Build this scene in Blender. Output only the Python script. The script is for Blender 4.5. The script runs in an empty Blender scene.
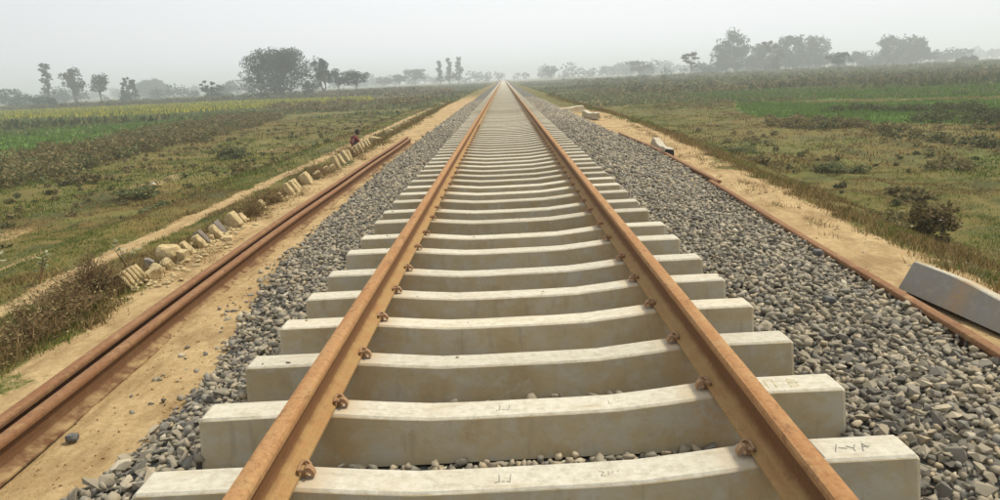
import bpy, bmesh, math, random
import numpy as np
from mathutils import Vector, Matrix, noise as mnoise

S = bpy.context.scene
COL = S.collection
random.seed(7)
RNG = np.random.default_rng(7)
PI = math.pi

# ------------------------------------------------------------------ camera
F_PX, PITCH, YAW, ROLL = 751.34, .2242, -.0143, -.0459      # focal length in px of a 1000 px wide frame
CAM = (-.0243, -2.3837, 1.3471)
def c2w(u, d, z):
    x, v = u, -z
    c, s = math.cos(-ROLL), math.sin(-ROLL)
    u, v = x*c - v*s, x*s + v*c
    X, Y, Z = u, d, -v
    c, s = math.cos(-PITCH), math.sin(-PITCH)
    Y, Z = Y*c - Z*s, Y*s + Z*c
    c, s = math.cos(-YAW), math.sin(-YAW)
    X, Y = X*c - Y*s, X*s + Y*c
    return Vector((X, Y, Z))
cam_data = bpy.data.cameras.new('camera')
cam = bpy.data.objects.new('camera', cam_data)
COL.objects.link(cam)
R = Matrix((c2w(1, 0, 0), c2w(0, 0, 1), -c2w(0, 1, 0))).transposed()
cam.matrix_world = Matrix.Translation(CAM) @ R.to_4x4()
cam_data.sensor_width = 36
cam_data.lens = F_PX/1000*36
cam_data.clip_start = .05
cam_data.clip_end = 20000
S.camera = cam

# ------------------------------------------------------------------ sky and sun
SUN_AZ, SUN_EL = math.radians(58), math.radians(56)          # azimuth measured from +Y (along the track) towards +X
W = bpy.data.worlds.new("World"); S.world = W; W.use_nodes = True
nt = W.node_tree; N = nt.nodes; L = nt.links; N.clear()
out = N.new('ShaderNodeOutputWorld'); bg = N.new('ShaderNodeBackground')
sky = N.new('ShaderNodeTexSky'); sky.sky_type = 'NISHITA'; sky.sun_disc = False
sky.sun_elevation = SUN_EL; sky.sun_rotation = SUN_AZ
sky.air_density = 1.0; sky.dust_density = 6.0; sky.ozone_density = 1.0
skm = N.new('ShaderNodeMix'); skm.data_type = 'RGBA'; skm.blend_type = 'MIX'
tc = N.new('ShaderNodeTexCoord'); sep = N.new('ShaderNodeSeparateXYZ')
rmp = N.new('ShaderNodeValToRGB')
L.new(tc.outputs['Generated'], sep.inputs[0]); L.new(sep.outputs['Z'], rmp.inputs[0])
SK = 10.0   # the overcast colours below are multiplied by the background strength 0.1
cr = rmp.color_ramp
cr.elements[0].position = 0.0; cr.elements[0].color = (1.02, 1.045, 1.08, 1)
cr.elements[1].position = 1.0; cr.elements[1].color = (.88, .91, .96, 1)
e = cr.elements.new(.06); e.color = (1.02, 1.035, 1.055, 1)
e = cr.elements.new(.35); e.color = (.98, .995, 1.02, 1)
sc_ = N.new('ShaderNodeVectorMath'); sc_.operation = 'SCALE'; sc_.inputs['Scale'].default_value = SK
L.new(rmp.outputs[0], sc_.inputs[0])
# thin uneven veil: the overcast is a little darker away from the bright part ahead
dot = N.new('ShaderNodeVectorMath'); dot.operation = 'DOT_PRODUCT'
dot.inputs[1].default_value = Vector((.1, .97, .22)).normalized()
L.new(tc.outputs['Generated'], dot.inputs[0])
mr = N.new('ShaderNodeMapRange'); mr.inputs['From Min'].default_value = .75; mr.inputs['From Max'].default_value = 1
mr.inputs['To Min'].default_value = .82; mr.inputs['To Max'].default_value = 1.0
L.new(dot.outputs['Value'], mr.inputs['Value'])
sc2 = N.new('ShaderNodeVectorMath'); sc2.operation = 'SCALE'
L.new(sc_.outputs[0], sc2.inputs[0]); L.new(mr.outputs[0], sc2.inputs['Scale'])
skm.inputs['Factor'].default_value = .93
L.new(sky.outputs[0], skm.inputs['A']); L.new(sc2.outputs[0], skm.inputs['B'])
L.new(skm.outputs['Result'], bg.inputs['Color'])
bg.inputs['Strength'].default_value = .1
L.new(bg.outputs[0], out.inputs[0])

sd = bpy.data.lights.new('sun', 'SUN'); sd.energy = 3.4; sd.angle = math.radians(5); sd.color = (1, .91, .74)
sun = bpy.data.objects.new('sun', sd); COL.objects.link(sun)
sv = Vector((math.sin(SUN_AZ)*math.cos(SUN_EL), math.cos(SUN_AZ)*math.cos(SUN_EL), math.sin(SUN_EL)))
sun.rotation_euler = sv.to_track_quat('Z', 'Y').to_euler()
S.view_settings.view_transform = 'Standard'; S.view_settings.look = 'None'
S.view_settings.exposure = .07; S.view_settings.gamma = 1; S.view_settings.use_curve_mapping = False
S.cycles.volume_bounces = 8

# ------------------------------------------------------------------ helpers
def link(o, parent=None):
    COL.objects.link(o)
    if parent: o.parent = parent
    return o
def tag(o, label=None, cat=None, group=None, kind=None):
    if label: o['label'] = label
    if cat: o['category'] = cat
    if group: o['group'] = group
    if kind: o['kind'] = kind
    return o
def empty(name, loc, rz=0):
    o = bpy.data.objects.new(name, None); COL.objects.link(o)
    o.location = loc; o.rotation_euler = (0, 0, rz); o.empty_display_size = .2
    return o
def mesh_np(name, V, Fc, mat, parent=None, smooth=False, k=None):
    """V (n,3), Fc (m,k) arrays -> object"""
    V = np.asarray(V, np.float32); Fc = np.asarray(Fc, np.int32)
    me = bpy.data.meshes.new(name)
    k = Fc.shape[1]
    me.vertices.add(len(V)); me.vertices.foreach_set('co', V.ravel())
    me.loops.add(Fc.size); me.loops.foreach_set('vertex_index', Fc.ravel())
    me.polygons.add(len(Fc)); me.polygons.foreach_set('loop_start', np.arange(0, Fc.size, k, dtype=np.int32))
    me.update(calc_edges=True)
    if smooth: me.polygons.foreach_set('use_smooth', np.ones(len(Fc), bool))
    me.materials.append(mat)
    o = bpy.data.objects.new(name, me)
    return link(o, parent)
def mesh_py(name, V, Fc, mat, parent=None, smooth=False):
    me = bpy.data.meshes.new(name); me.from_pydata([tuple(v) for v in V], [], Fc); me.update()
    if smooth:
        for p in me.polygons: p.use_smooth = True
    me.materials.append(mat)
    return link(bpy.data.objects.new(name, me), parent)
def from_bm(name, bm, mat, parent=None, smooth=False):
    me = bpy.data.meshes.new(name); bm.to_mesh(me); bm.free()
    if smooth:
        for p in me.polygons: p.use_smooth = True
    me.materials.append(mat)
    return link(bpy.data.objects.new(name, me), parent)
def ss(a, b, x):
    t = np.clip((x-a)/(b-a), 0, 1); return t*t*(3-2*t)
def vnoise(x, y, seed=0):
    """value noise, numpy, roughly -1..1"""
    x = np.asarray(x, float); y = np.asarray(y, float)
    xi = np.floor(x).astype(np.int64); yi = np.floor(y).astype(np.int64)
    fx = x-xi; fy = y-yi
    fx = fx*fx*(3-2*fx); fy = fy*fy*(3-2*fy)
    def h(i, j):
        n = (i*374761393 + j*668265263 + seed*1442695041) & 0x7fffffff
        n = ((n ^ (n >> 13))*1274126177) & 0x7fffffff
        n = (n ^ (n >> 16)) & 0xffff
        return n/32767.5 - 1
    a = h(xi, yi); b = h(xi+1, yi); c = h(xi, yi+1); d = h(xi+1, yi+1)
    return (a*(1-fx)+b*fx)*(1-fy) + (c*(1-fx)+d*fx)*fy
def fbm(x, y, seed=0, o=3):
    r = 0; a = 1
    for i in range(o):
        r = r + a*vnoise(x*2**i+i*17.3, y*2**i+i*9.1, seed+i); a *= .5
    return r
def tube(path, radii, n=6, caps=True):
    """returns V, F lists (quads/ngons)"""
    V = []; Fc = []
    P = [Vector(p) for p in path]
    up0 = Vector((0, 0, 1))
    for i, p in enumerate(P):
        t = (P[min(i+1, len(P)-1)]-P[max(i-1, 0)]).normalized()
        a = t.cross(up0)
        if a.length < .05: a = t.cross(Vector((1, 0, 0)))
        a.normalize(); b = t.cross(a)
        for k in range(n):
            an = 2*PI*k/n
            V.append(p + (a*math.cos(an)+b*math.sin(an))*radii[i])
    for i in range(len(P)-1):
        for k in range(n):
            k2 = (k+1) % n
            Fc.append([i*n+k, i*n+k2, (i+1)*n+k2, (i+1)*n+k])
    if caps:
        Fc.append(list(range(n))[::-1]); Fc.append([(len(P)-1)*n+k for k in range(n)])
    return V, Fc
class MB:
    def __init__(s): s.V = []; s.F = []
    def add(s, V, Fc):
        b = len(s.V); s.V += [tuple(v) for v in V]; s.F += [[i+b for i in f] for f in Fc]
    def build(s, name, mat, parent=None, smooth=False): return mesh_py(name, s.V, s.F, mat, parent, smooth)

# ------------------------------------------------------------------ materials
def newmat(name, rough=.9, spec=.3):
    m = bpy.data.materials.new(name); m.use_nodes = True
    b = m.node_tree.nodes['Principled BSDF']
    b.inputs['Roughness'].default_value = rough
    b.inputs['Specular IOR Level'].default_value = spec
    return m, m.node_tree, b
def nnode(t, typ, **kw):
    n = t.nodes.new(typ)
    for k, v in kw.items(): setattr(n, k, v)
    return n
def coords(t, obj=False):
    c = t.nodes.new('ShaderNodeTexCoord' if obj else 'ShaderNodeNewGeometry')
    return c.outputs['Object'] if obj else c.outputs['Position']
def noise_n(t, vec, scale, detail=4, rough=.6, sc3=None):
    if sc3:
        m = t.nodes.new('ShaderNodeMapping'); m.inputs['Scale'].default_value = sc3
        t.links.new(vec, m.inputs['Vector']); vec = m.outputs[0]
    n = t.nodes.new('ShaderNodeTexNoise'); n.inputs['Scale'].default_value = scale
    n.inputs['Detail'].default_value = detail; n.inputs['Roughness'].default_value = rough
    t.links.new(vec, n.inputs['Vector'])
    return n.outputs['Fac']
def ramp(t, fac, stops):
    r = t.nodes.new('ShaderNodeValToRGB'); cr = r.color_ramp
    while len(cr.elements) > 1: cr.elements.remove(cr.elements[-1])
    cr.elements[0].position = stops[0][0]; cr.elements[0].color = (*stops[0][1], 1)
    for p, c in stops[1:]:
        e = cr.elements.new(p); e.color = (*c, 1)
    t.links.new(fac, r.inputs[0])
    return r.outputs[0]
def mixc(t, fac, a, b, mode='MIX'):
    m = t.nodes.new('ShaderNodeMix'); m.data_type = 'RGBA'; m.blend_type = mode
    for s, v in (('Factor', fac), ('A', a), ('B', b)):
        i = [q for q in m.inputs if q.name == s and (q.type == 'RGBA' or (s == 'Factor' and q.type == 'VALUE'))][0]
        if isinstance(v, (int, float)): i.default_value = v
        elif isinstance(v, tuple): i.default_value = (*v, 1)
        else: t.links.new(v, i)
    return [o for o in m.outputs if o.type == 'RGBA'][0]
def mapr(t, v, a, b, c=0, d=1):
    m = t.nodes.new('ShaderNodeMapRange')
    for k, q in (('From Min', a), ('From Max', b), ('To Min', c), ('To Max', d)): m.inputs[k].default_value = q
    t.links.new(v, m.inputs['Value']); return m.outputs[0]
def math_n(t, op, a, b=0):
    m = t.nodes.new('ShaderNodeMath'); m.operation = op
    for i, v in enumerate((a, b)):
        if isinstance(v, (int, float)): m.inputs[i].default_value = v
        else: t.links.new(v, m.inputs[i])
    return m.outputs[0]
def bump(t, b, h, strength, dist):
    n = t.nodes.new('ShaderNodeBump'); n.inputs['Strength'].default_value = strength
    n.inputs['Distance'].default_value = dist
    t.links.new(h, n.inputs['Height']); t.links.new(n.outputs[0], b.inputs['Normal'])
def island(t):
    """random value per island and per object"""
    g = t.nodes.new('ShaderNodeNewGeometry'); o = t.nodes.new('ShaderNodeObjectInfo')
    return math_n(t, 'FRACT', math_n(t, 'ADD', g.outputs['Random Per Island'], o.outputs['Random']))
BC = 'Base Color'

def m_concrete(grey=False):
    m, t, b = newmat('weathered_concrete' if grey else 'sleeper_concrete', .88, .25)
    p = coords(t)
    g = t.nodes.new('ShaderNodeNewGeometry'); s = t.nodes.new('ShaderNodeSeparateXYZ')
    n0 = noise_n(t, p, 5, 6, .65); n1 = noise_n(t, p, 28, 6, .7); n2 = noise_n(t, p, 1.6, 3)
    top = ramp(t, n1, [(.25, (.40, .37, .29)), (.5, (.56, .53, .43)), (.75, (.66, .63, .54))])
    top = mixc(t, mapr(t, n0, .5, .75, 0, .7), top, (.50, .44, .31))
    # cast sides: browner and darker than the tops, with mottling
    side = ramp(t, n0, [(.30, (.35, .26, .14)), (.43, (.41, .34, .205)), (.54, (.44, .39, .275)), (.66, (.42, .395, .335))])
    side = mixc(t, mapr(t, n1, .35, .7, 0, .55), side, (.46, .395, .26))
    side = mixc(t, mapr(t, n2, .5, .66, 0, .5), side, (.34, .27, .14))
    if grey: side = mixc(t, .75, side, (.27, .29, .30))  # shade on the tilted sleeper's flank put into the side colour
    at = t.nodes.new('ShaderNodeAttribute'); at.attribute_name = 'top'
    edge = math_n(t, 'ADD', at.outputs['Fac'], mapr(t, n1, .3, .7, -.12, .12))
    c = mixc(t, mapr(t, edge, .35, .6), side, top)
    oi = t.nodes.new('ShaderNodeObjectInfo')
    c = mixc(t, 1.0, c, ramp(t, oi.outputs['Random'], [(0, (.80, .78, .74)), (.5, (.95, .95, .95)), (1, (1.06, 1.04, 1.0))]), 'MULTIPLY')
    t.links.new(c, b.inputs[BC])
    so = t.nodes.new('ShaderNodeSeparateXYZ'); t.links.new(coords(t, True), so.inputs[0])
    ax = math_n(t, 'ABSOLUTE', so.outputs['X'])
    blot = noise_n(t, p, 11, 5, .65, (1, 1, 1.4))
    notop = mapr(t, edge, .6, .35)
    c = mixc(t, math_n(t, 'MULTIPLY', notop, mapr(t, blot, .46, .66, 0, .15 if grey else .45)), c, (.42, .32, .17))
    c = mixc(t, math_n(t, 'MULTIPLY', notop, mapr(t, blot, .49, .34, 0, .2 if grey else .4)), c, (.47, .44, .37))
    drip = noise_n(t, p, 14, 4, .6, (1, 1, .12))
    c = mixc(t, math_n(t, 'MULTIPLY', notop, mapr(t, drip, .58, .68, 0, .45)), c, (.30, .25, .17))
    pit = noise_n(t, p, 75, 2, .5)
    c = mixc(t, mapr(t, pit, .70, .76, 0, .6), c, (.20, .18, .14))
    scuff = noise_n(t, p, 9, 6, .75, (.5, 2, 1))
    c = mixc(t, mapr(t, scuff, .53, .68, 0, .6), c, (.36, .31, .21))
    near_clip = math_n(t, 'MULTIPLY', mapr(t, math_n(t, 'ABSOLUTE', math_n(t, 'SUBTRACT', ax, .80)), .14, .02, 0, .75), mapr(t, n1, .35, .65, .2, 1))
    c = mixc(t, near_clip, c, (.42, .27, .12))
    t.links.new(c, b.inputs[BC])
    fine = noise_n(t, p, 160, 3, .7)
    bump(t, b, math_n(t, 'ADD', math_n(t, 'MULTIPLY', fine, .3), n1), .5, .004)
    return m
def m_rust(name, tone, dark, dust=False):
    m, t, b = newmat(name, .85, .25)
    p = coords(t)
    n0 = noise_n(t, p, 3.0, 5, .6, (6, .5, 6)); n1 = noise_n(t, p, 45, 6, .75); n2 = noise_n(t, p, 9, 4)
    c = ramp(t, n1, [(.25, dark), (.5, tone), (.78, tuple(min(1, q*1.25) for q in tone))])
    c = mixc(t, mapr(t, n0, .42, .66, 0, .6), c, (tone[0]*.8, tone[1]*.62, tone[2]*.5))
    c = mixc(t, mapr(t, n2, .55, .72, 0, .45), c, (.42, .29, .13))
    n3 = noise_n(t, p, 16, 6, .8, (1, .35, 1))
    c = mixc(t, mapr(t, n3, .56, .64, 0, .65), c, (.13, .06, .03))
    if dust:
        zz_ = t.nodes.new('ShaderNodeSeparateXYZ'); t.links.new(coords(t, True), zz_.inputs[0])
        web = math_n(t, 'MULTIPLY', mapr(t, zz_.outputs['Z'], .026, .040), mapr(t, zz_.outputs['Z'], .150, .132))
        c = mixc(t, math_n(t, 'MULTIPLY', web, .8), c, (.115, .048, .018))  # dark unrubbed rust of the web, deepened by painted shade under the head
        sz = t.nodes.new('ShaderNodeSeparateXYZ'); t.links.new(coords(t, True), sz.inputs[0])
        low = mapr(t, math_n(t, 'ADD', sz.outputs['Z'], mapr(t, n1, .3, .7, -.012, .012)), .055, .030)
        c = mixc(t, math_n(t, 'MULTIPLY', low, mapr(t, n2, .35, .6, .25, .8)), c, (.36, .24, .095))
    else:   # scale and earth cling to the flanks of the stored rails, with shade below the heads painted in
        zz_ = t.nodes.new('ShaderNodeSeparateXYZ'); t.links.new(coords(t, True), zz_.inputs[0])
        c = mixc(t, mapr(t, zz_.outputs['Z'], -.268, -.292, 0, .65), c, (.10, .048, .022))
        c = mixc(t, math_n(t, 'MULTIPLY', mapr(t, zz_.outputs['Z'], -.375, -.41), mapr(t, n2, .4, .6)), c, (.36, .25, .12))
    t.links.new(c, b.inputs[BC]); bump(t, b, math_n(t, 'ADD', n1, math_n(t, 'MULTIPLY', n3, 1.5)), .8, .003)
    return m
def m_stone():
    m, t, b = newmat('ballast_stone', .85, .3)
    r = island(t)
    c = ramp(t, r, [(0, (.09, .085, .075)), (.13, (.17, .16, .135)), (.32, (.27, .24, .175)), (.58, (.36, .31, .22)),
                    (.74, (.23, .22, .19)), (.9, (.41, .33, .21)), (1, (.50, .45, .34))])
    p = coords(t, True); n = noise_n(t, p, 60, 4, .7)
    c = mixc(t, mapr(t, n, .3, .7, .0, .5), c, mixc(t, .5, c, (.34, .29, .20)))
    t.links.new(c, b.inputs[BC]); bump(t, b, n, .4, .004)
    return m
def m_ballast_bed():
    m, t, b = newmat('ballast_bed', .95, .2)
    p = coords(t)
    v = t.nodes.new('ShaderNodeTexVoronoi'); v.inputs['Scale'].default_value = 16
    t.links.new(p, v.inputs['Vector'])
    c = ramp(t, v.outputs['Color'], [(0, (.05, .05, .048)), (.4, (.12, .115, .10)), (.7, (.19, .18, .15)), (1, (.27, .25, .2))])  # bed coloured dark to paint the shade in the gaps between stones
    t.links.new(c, b.inputs[BC])
    d = t.nodes.new('ShaderNodeMath'); d.operation = 'MULTIPLY'; d.inputs[1].default_value = -1
    t.links.new(v.outputs['Distance'], d.inputs[0])
    bump(t, b, d.outputs[0], 1, .04)
    return m
def m_ground():
    m, t, b = newmat('ground_soil', .97, .15)
    p = coords(t)
    at = t.nodes.new('ShaderNodeAttribute'); at.attribute_name = 'zone'
    s = t.nodes.new('ShaderNodeSeparateColor'); t.links.new(at.outputs['Color'], s.inputs[0])
    nA = noise_n(t, p, .22, 5, .65); nB = noise_n(t, p, 1.3, 6, .7); nC = noise_n(t, p, 14, 6, .75); nL = noise_n(t, p, .03, 5, .65, (1, 1.8, 1))
    grass = ramp(t, nB, [(.25, (.04, .045, .013)), (.42, (.085, .09, .024)), (.55, (.15, .105, .036)), (.66, (.085, .115, .026)), (.8, (.22, .15, .06))])
    g2 = ramp(t, nA, [(.3, (.07, .10, .022)), (.5, (.155, .105, .036)), (.7, (.075, .12, .026))])
    grass = mixc(t, .5, grass, g2)
    nM = noise_n(t, p, .55, 6, .72, (1, .8, 1))
    grass = mixc(t, mapr(t, nM, .50, .62, 0, .8), grass, (.045, .05, .022))
    grass = mixc(t, mapr(t, nM, .40, .32, 0, .6), grass, (.20, .145, .07))
    grass = mixc(t, mapr(t, nL, .4, .62), grass, mixc(t, .5, grass, (.10, .115, .035)))
    grass = mixc(t, 1.0, grass, (1.28, 1.3, 1.25), 'MULTIPLY')
    lush = ramp(t, nB, [(.3, (.06, .13, .022)), (.6, (.115, .22, .035)), (.8, (.15, .24, .05))])
    sand = ramp(t, nC, [(.25, (.36, .25, .12)), (.5, (.52, .385, .20)), (.75, (.63, .49, .28))])
    sand = mixc(t, mapr(t, nB, .42, .68, 0, .55), sand, (.31, .19, .08))
    mud = noise_n(t, p, 3.0, 5, .7, (1, .45, 1))
    sand = mixc(t, mapr(t, mud, .47, .62, 0, .7), sand, (.30, .20, .095))
    rut = noise_n(t, p, 5.0, 5, .7, (1.6, .22, 1))
    sand = mixc(t, mapr(t, rut, .52, .66, 0, .6), sand, (.27, .175, .08))
    sand = mixc(t, mapr(t, rut, .36, .26, 0, .5), sand, (.56, .43, .25))
    jit = math_n(t, 'ADD', mapr(t, nB, .3, .7, -.32, .32), mapr(t, nC, .3, .7, -.16, .16))
    c = mixc(t, mapr(t, math_n(t, 'ADD', s.outputs[1], jit), .35, .65), grass, lush)
    c = mixc(t, mapr(t, math_n(t, 'ADD', s.outputs[0], jit), .38, .62), c, sand)
    t.links.new(c, b.inputs[BC])
    nF = noise_n(t, p, 45, 5, .7)
    c = mixc(t, mapr(t, nF, .35, .65, 0, .35), c, mixc(t, 1.0, c, (.62, .58, .5), 'MULTIPLY'))
    t.links.new(c, b.inputs[BC])
    bump(t, b, math_n(t, 'ADD', math_n(t, 'ADD', nB, math_n(t, 'MULTIPLY', nC, .6)), math_n(t, 'MULTIPLY', nF, .3)), .7, .045)
    return m
def m_leaf(name, stops, trans=.25):
    m, t, b = newmat(name, .8, .2)
    gain = {'dry_grass': 1.25, 'olive_grass': 1.3, 'brown_reed': 1.15, 'far_mix': 1.2, 'dark_scrub': 1.2}.get(name, 1)
    stops = [(p, tuple(q*gain for q in c)) for p, c in stops]
    c = ramp(t, island(t), stops)
    t.links.new(c, b.inputs[BC])
    tr = t.nodes.new('ShaderNodeBsdfTranslucent'); t.links.new(c, tr.inputs[0])
    mx = t.nodes.new('ShaderNodeMixShader'); mx.inputs[0].default_value = trans
    o = [n for n in t.nodes if n.type == 'OUTPUT_MATERIAL'][0]
    t.links.new(b.outputs[0], mx.inputs[1]); t.links.new(tr.outputs[0], mx.inputs[2]); t.links.new(mx.outputs[0], o.inputs[0])
    return m
def m_plain(name, col, rough=.8, var=.25, scale=30):
    m, t, b = newmat(name, rough)
    n = noise_n(t, coords(t), scale, 4, .65)
    c = ramp(t, n, [(.3, tuple(q*(1-var) for q in col)), (.7, tuple(min(1, q*(1+var)) for q in col))])
    t.links.new(c, b.inputs[BC]); bump(t, b, n, .3, .004)
    return m
M = dict(
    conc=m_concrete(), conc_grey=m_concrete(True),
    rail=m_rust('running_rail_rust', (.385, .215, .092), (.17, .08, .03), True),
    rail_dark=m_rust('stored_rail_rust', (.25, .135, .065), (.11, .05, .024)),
    clip=m_rust('clip_rust', (.36, .23, .13), (.16, .08, .045)),
    stone=m_stone(), bed=m_ballast_bed(), ground=m_ground(),
    stamp=m_plain('stamp_grey', (.24, .23, .20), .9), ochre=m_plain('ochre_paint', (.50, .45, .28), .9),
    block=m_plain('pale_block', (.50, .395, .215), .95, .28, 18), greyblock=m_plain('grey_block', (.22, .19, .16), .95, .2, 18),
    boulder=m_plain('tan_boulder', (.45, .35, .18), .95, .3, 9),
    trunk=m_plain('bark', (.10, .08, .06), .95, .3, 4),
    straw=m_leaf('dry_grass', [(0, (.045, .045, .014)), (.3, (.11, .088, .028)), (.55, (.18, .12, .042)), (.8, (.26, .18, .075)), (1, (.38, .28, .14))]),
    olive=m_leaf('olive_grass', [(0, (.04, .065, .012)), (.4, (.08, .115, .02)), (.7, (.13, .16, .032)), (1, (.22, .19, .06))]),
    crop=m_leaf('green_crop', [(0, (.07, .12, .03)), (.5, (.135, .21, .045)), (1, (.22, .31, .07))]),
    mustard=m_leaf('mustard_crop', [(0, (.07, .12, .025)), (.4, (.14, .18, .035)), (.55, (.44, .43, .05)), (1, (.68, .60, .07))]),
    reed=m_leaf('brown_reed', [(0, (.07, .075, .028)), (.35, (.14, .125, .05)), (.7, (.21, .165, .075)), (1, (.30, .24, .12))]),
    dryreed=m_leaf('dry_bush', [(0, (.06, .065, .02)), (.4, (.14, .11, .045)), (.75, (.22, .16, .07)), (1, (.30, .23, .11))]),
    farmix=m_leaf('far_mix', [(0, (.07, .09, .035)), (.3, (.12, .145, .055)), (.6, (.19, .165, .085)), (.85, (.16, .20, .07)), (1, (.26, .20, .10))]),
    scrub=m_leaf('dark_scrub', [(0, (.045, .06, .022)), (.5, (.09, .095, .038)), (1, (.17, .15, .07))]),
    leaf_dark=m_leaf('leaf_dark', [(0, (.010, .024, .012)), (.5, (.02, .042, .020)), (1, (.042, .068, .032))]),
    leaf_mid=m_leaf('leaf_mid', [(0, (.018, .045, .036)), (.5, (.034, .07, .054)), (1, (.06, .10, .075))]),
    leaf_brown=m_leaf('leaf_brown', [(0, (.045, .038, .026)), (.5, (.075, .06, .042)), (1, (.11, .09, .06))]),
    twig=m_leaf('dry_twig', [(0, (.07, .04, .018)), (.5, (.19, .115, .052)), (1, (.36, .25, .13))], .05),
    dryleaf=m_leaf('dry_leaf', [(0, (.09, .095, .028)), (.4, (.19, .165, .06)), (.75, (.32, .24, .11)), (1, (.48, .40, .22))]),
    paleleaf=m_leaf('pale_leaf', [(0, (.14, .16, .075)), (.5, (.26, .27, .15)), (1, (.46, .45, .32))]),
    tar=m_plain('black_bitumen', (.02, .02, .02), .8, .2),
    white=m_plain('white_plastic', (.82, .82, .80), .5, .05),
    skin=m_plain('skin', (.13, .07, .045), .6, .08), hair=m_plain('hair', (.012, .01, .009), .6, .1),
    shirt=m_plain('red_shirt', (.20, .035, .035), .9, .2, 12), trousers=m_plain('dark_trousers', (.025, .025, .03), .9, .2, 12),
    scarf=m_plain('pink_cloth', (.42, .22, .20), .9, .1, 12),
)

# ------------------------------------------------------------------ terrain
def edgeL(y): return np.interp(y, [0, 2, 8, 17, 55, 300], [-3.15, -3.3, -3.62, -3.75, -4.2, -3.9])
def edgeR(y): return np.interp(y, [0, 3.8, 5.5, 9.5, 26, 60, 300], [3.3, 3.35, 3.5, 3.8, 4.5, 4.0, 3.6])
def ballL(y): return np.interp(y, [-2, .3, 1, 2, 4.5, 8, 15, 60], [-2.12, -2.10, -1.96, -1.96, -2.34, -2.52, -2.66, -2.75])
def railR(y): return 2.53 + .042*np.minimum(y, 13)
def ballR(y): return np.interp(y, [-2, 0, 13, 18, 60], [2.47, 2.55, 3.10, 3.0, 2.75])
def G(x, y):
    x = np.asarray(x, float); y = np.asarray(y, float)
    a = edgeL(y) - x
    zl = -.42 - .57*ss(0, 1.9, a) - .56*ss(3.2, 5.6, a)
    b = x - edgeR(y)
    zr = -.40 - 1.15*ss(0, 3.6, b)
    z = np.where(x < 0, zl, zr)
    off = np.maximum(ss(.0, 1.5, a), ss(0, 1.5, b))
    near = 1-ss(60, 160, np.hypot(x, y))
    z = z + (.016*fbm(x*2.2, y*1.3, 3)+.010*vnoise(x*9, y*1.6, 12)+.007*vnoise(x*11, y*7, 13))*(1-off) + near*off*(.10*fbm(x*.5, y*.5, 5)+.035*fbm(x*2, y*2, 8))
    path = ss(1.7, 2.1, a)*(1-ss(2.9, 3.3, a))
    z = np.where((x < 0), z*(1-path) + path*(-1.0+.02*fbm(x, y, 4)), z)
    far = ss(60, 200, np.hypot(x, y))
    z = z + far*.10*fbm(x*.02, y*.02, 11)
    return z
def zone(x, y):
    a = edgeL(y) - x; b = x - edgeR(y)
    w = .18*fbm(x*.6, y*.35, 21) + .12*fbm(x*3, y*2, 23)
    sand = 1 - np.maximum(ss(-.25, .35, a+w), ss(-.1, .7, b+w*1.8))
    path = ss(2.1, 2.3, a+w*.35)*(1-ss(2.5, 2.8, a+w*.35))*(.80)
    path = np.where((x < 0), path, 0)
    sand = np.maximum(sand, path)
    sand = np.maximum(sand, .47*ss(.3, .8, fbm(x*.5, y*.3, 31))*(np.abs(x) < 12)*ss(3.2, 4, np.maximum(a, 0)))
    sand = sand*np.where(x > 0, 1-.75*ss(22, 48, y), 1-.6*ss(45, 90, y))
    def band(px, py, xs, lo, hi):   # region between two y(x) lines, over an x span
        return None
    g = np.zeros_like(x)
    for poly in GREEN: g = np.maximum(g, inpoly(x, y, poly))
    return sand, g
def inpoly(x, y, poly):
    x = np.asarray(x); y = np.asarray(y)
    r = np.zeros(x.shape, bool); n = len(poly)
    for i in range(n):
        x1, y1 = poly[i]; x2, y2 = poly[(i+1) % n]
        c = ((y1 > y) != (y2 > y)) & (x < (x2-x1)*(y-y1)/(y2-y1+1e-12)+x1)
        r ^= c
    return r.astype(float)
P_MUST = [(-230, 262), (-139.8, 208.6), (-101.5, 199.3), (-64.4, 191.5), (-28.9, 162.9), (-21.9, 124.4), (-39.1, 114.8), (-56.0, 108.5), (-79.5, 117.3), (-150, 150)]
P_GL = [(-110, 130), (-75.5, 111.2), (-53.4, 103.2), (-42.9, 105.0), (-33.3, 101.3), (-27.6, 79.9), (-28.3, 60.1), (-26.4, 40.5), (-25.3, 32), (-60, 50)]
P_GR = [(16.1, 50.2), (15.0, 42.3), (17.9, 35.8), (21.4, 30.5), (30, 26), (60, 44), (42, 49), (31.8, 49.0), (25.5, 51.8), (20.5, 64.4)]
P_GR2 = [(19, 70), (33, 56), (50, 52), (90, 68), (70, 84), (22, 90)]
GREEN = [P_GL, P_GR, P_GR2]
xs = np.concatenate([-np.geomspace(14, 3100, 95)[::-1], np.arange(-13.9, 13.9, .14), np.geomspace(14, 3100, 95)])
ys = np.concatenate([np.array([-40, -20, -10, -6]), np.arange(-4, 26, .2), np.geomspace(26, 3100, 190)])
XX, YY = np.meshgrid(xs, ys)
ZZ = G(XX, YY)
nx, ny = len(xs), len(ys)
idx = np.arange(nx*ny).reshape(ny, nx)
FQ = np.stack([idx[:-1, :-1], idx[:-1, 1:], idx[1:, 1:], idx[1:, :-1]], -1).reshape(-1, 4)
ground = mesh_np('ground', np.stack([XX, YY, ZZ], -1).reshape(-1, 3), FQ, M['ground'], smooth=True)
ground['kind'] = 'structure'
sa, gr = zone(XX, YY)
ca = ground.data.color_attributes.new('zone', 'FLOAT_COLOR', 'POINT')
ca.data.foreach_set('color', np.stack([sa, gr, sa*0, sa*0+1], -1).astype(np.float32).ravel())

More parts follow.
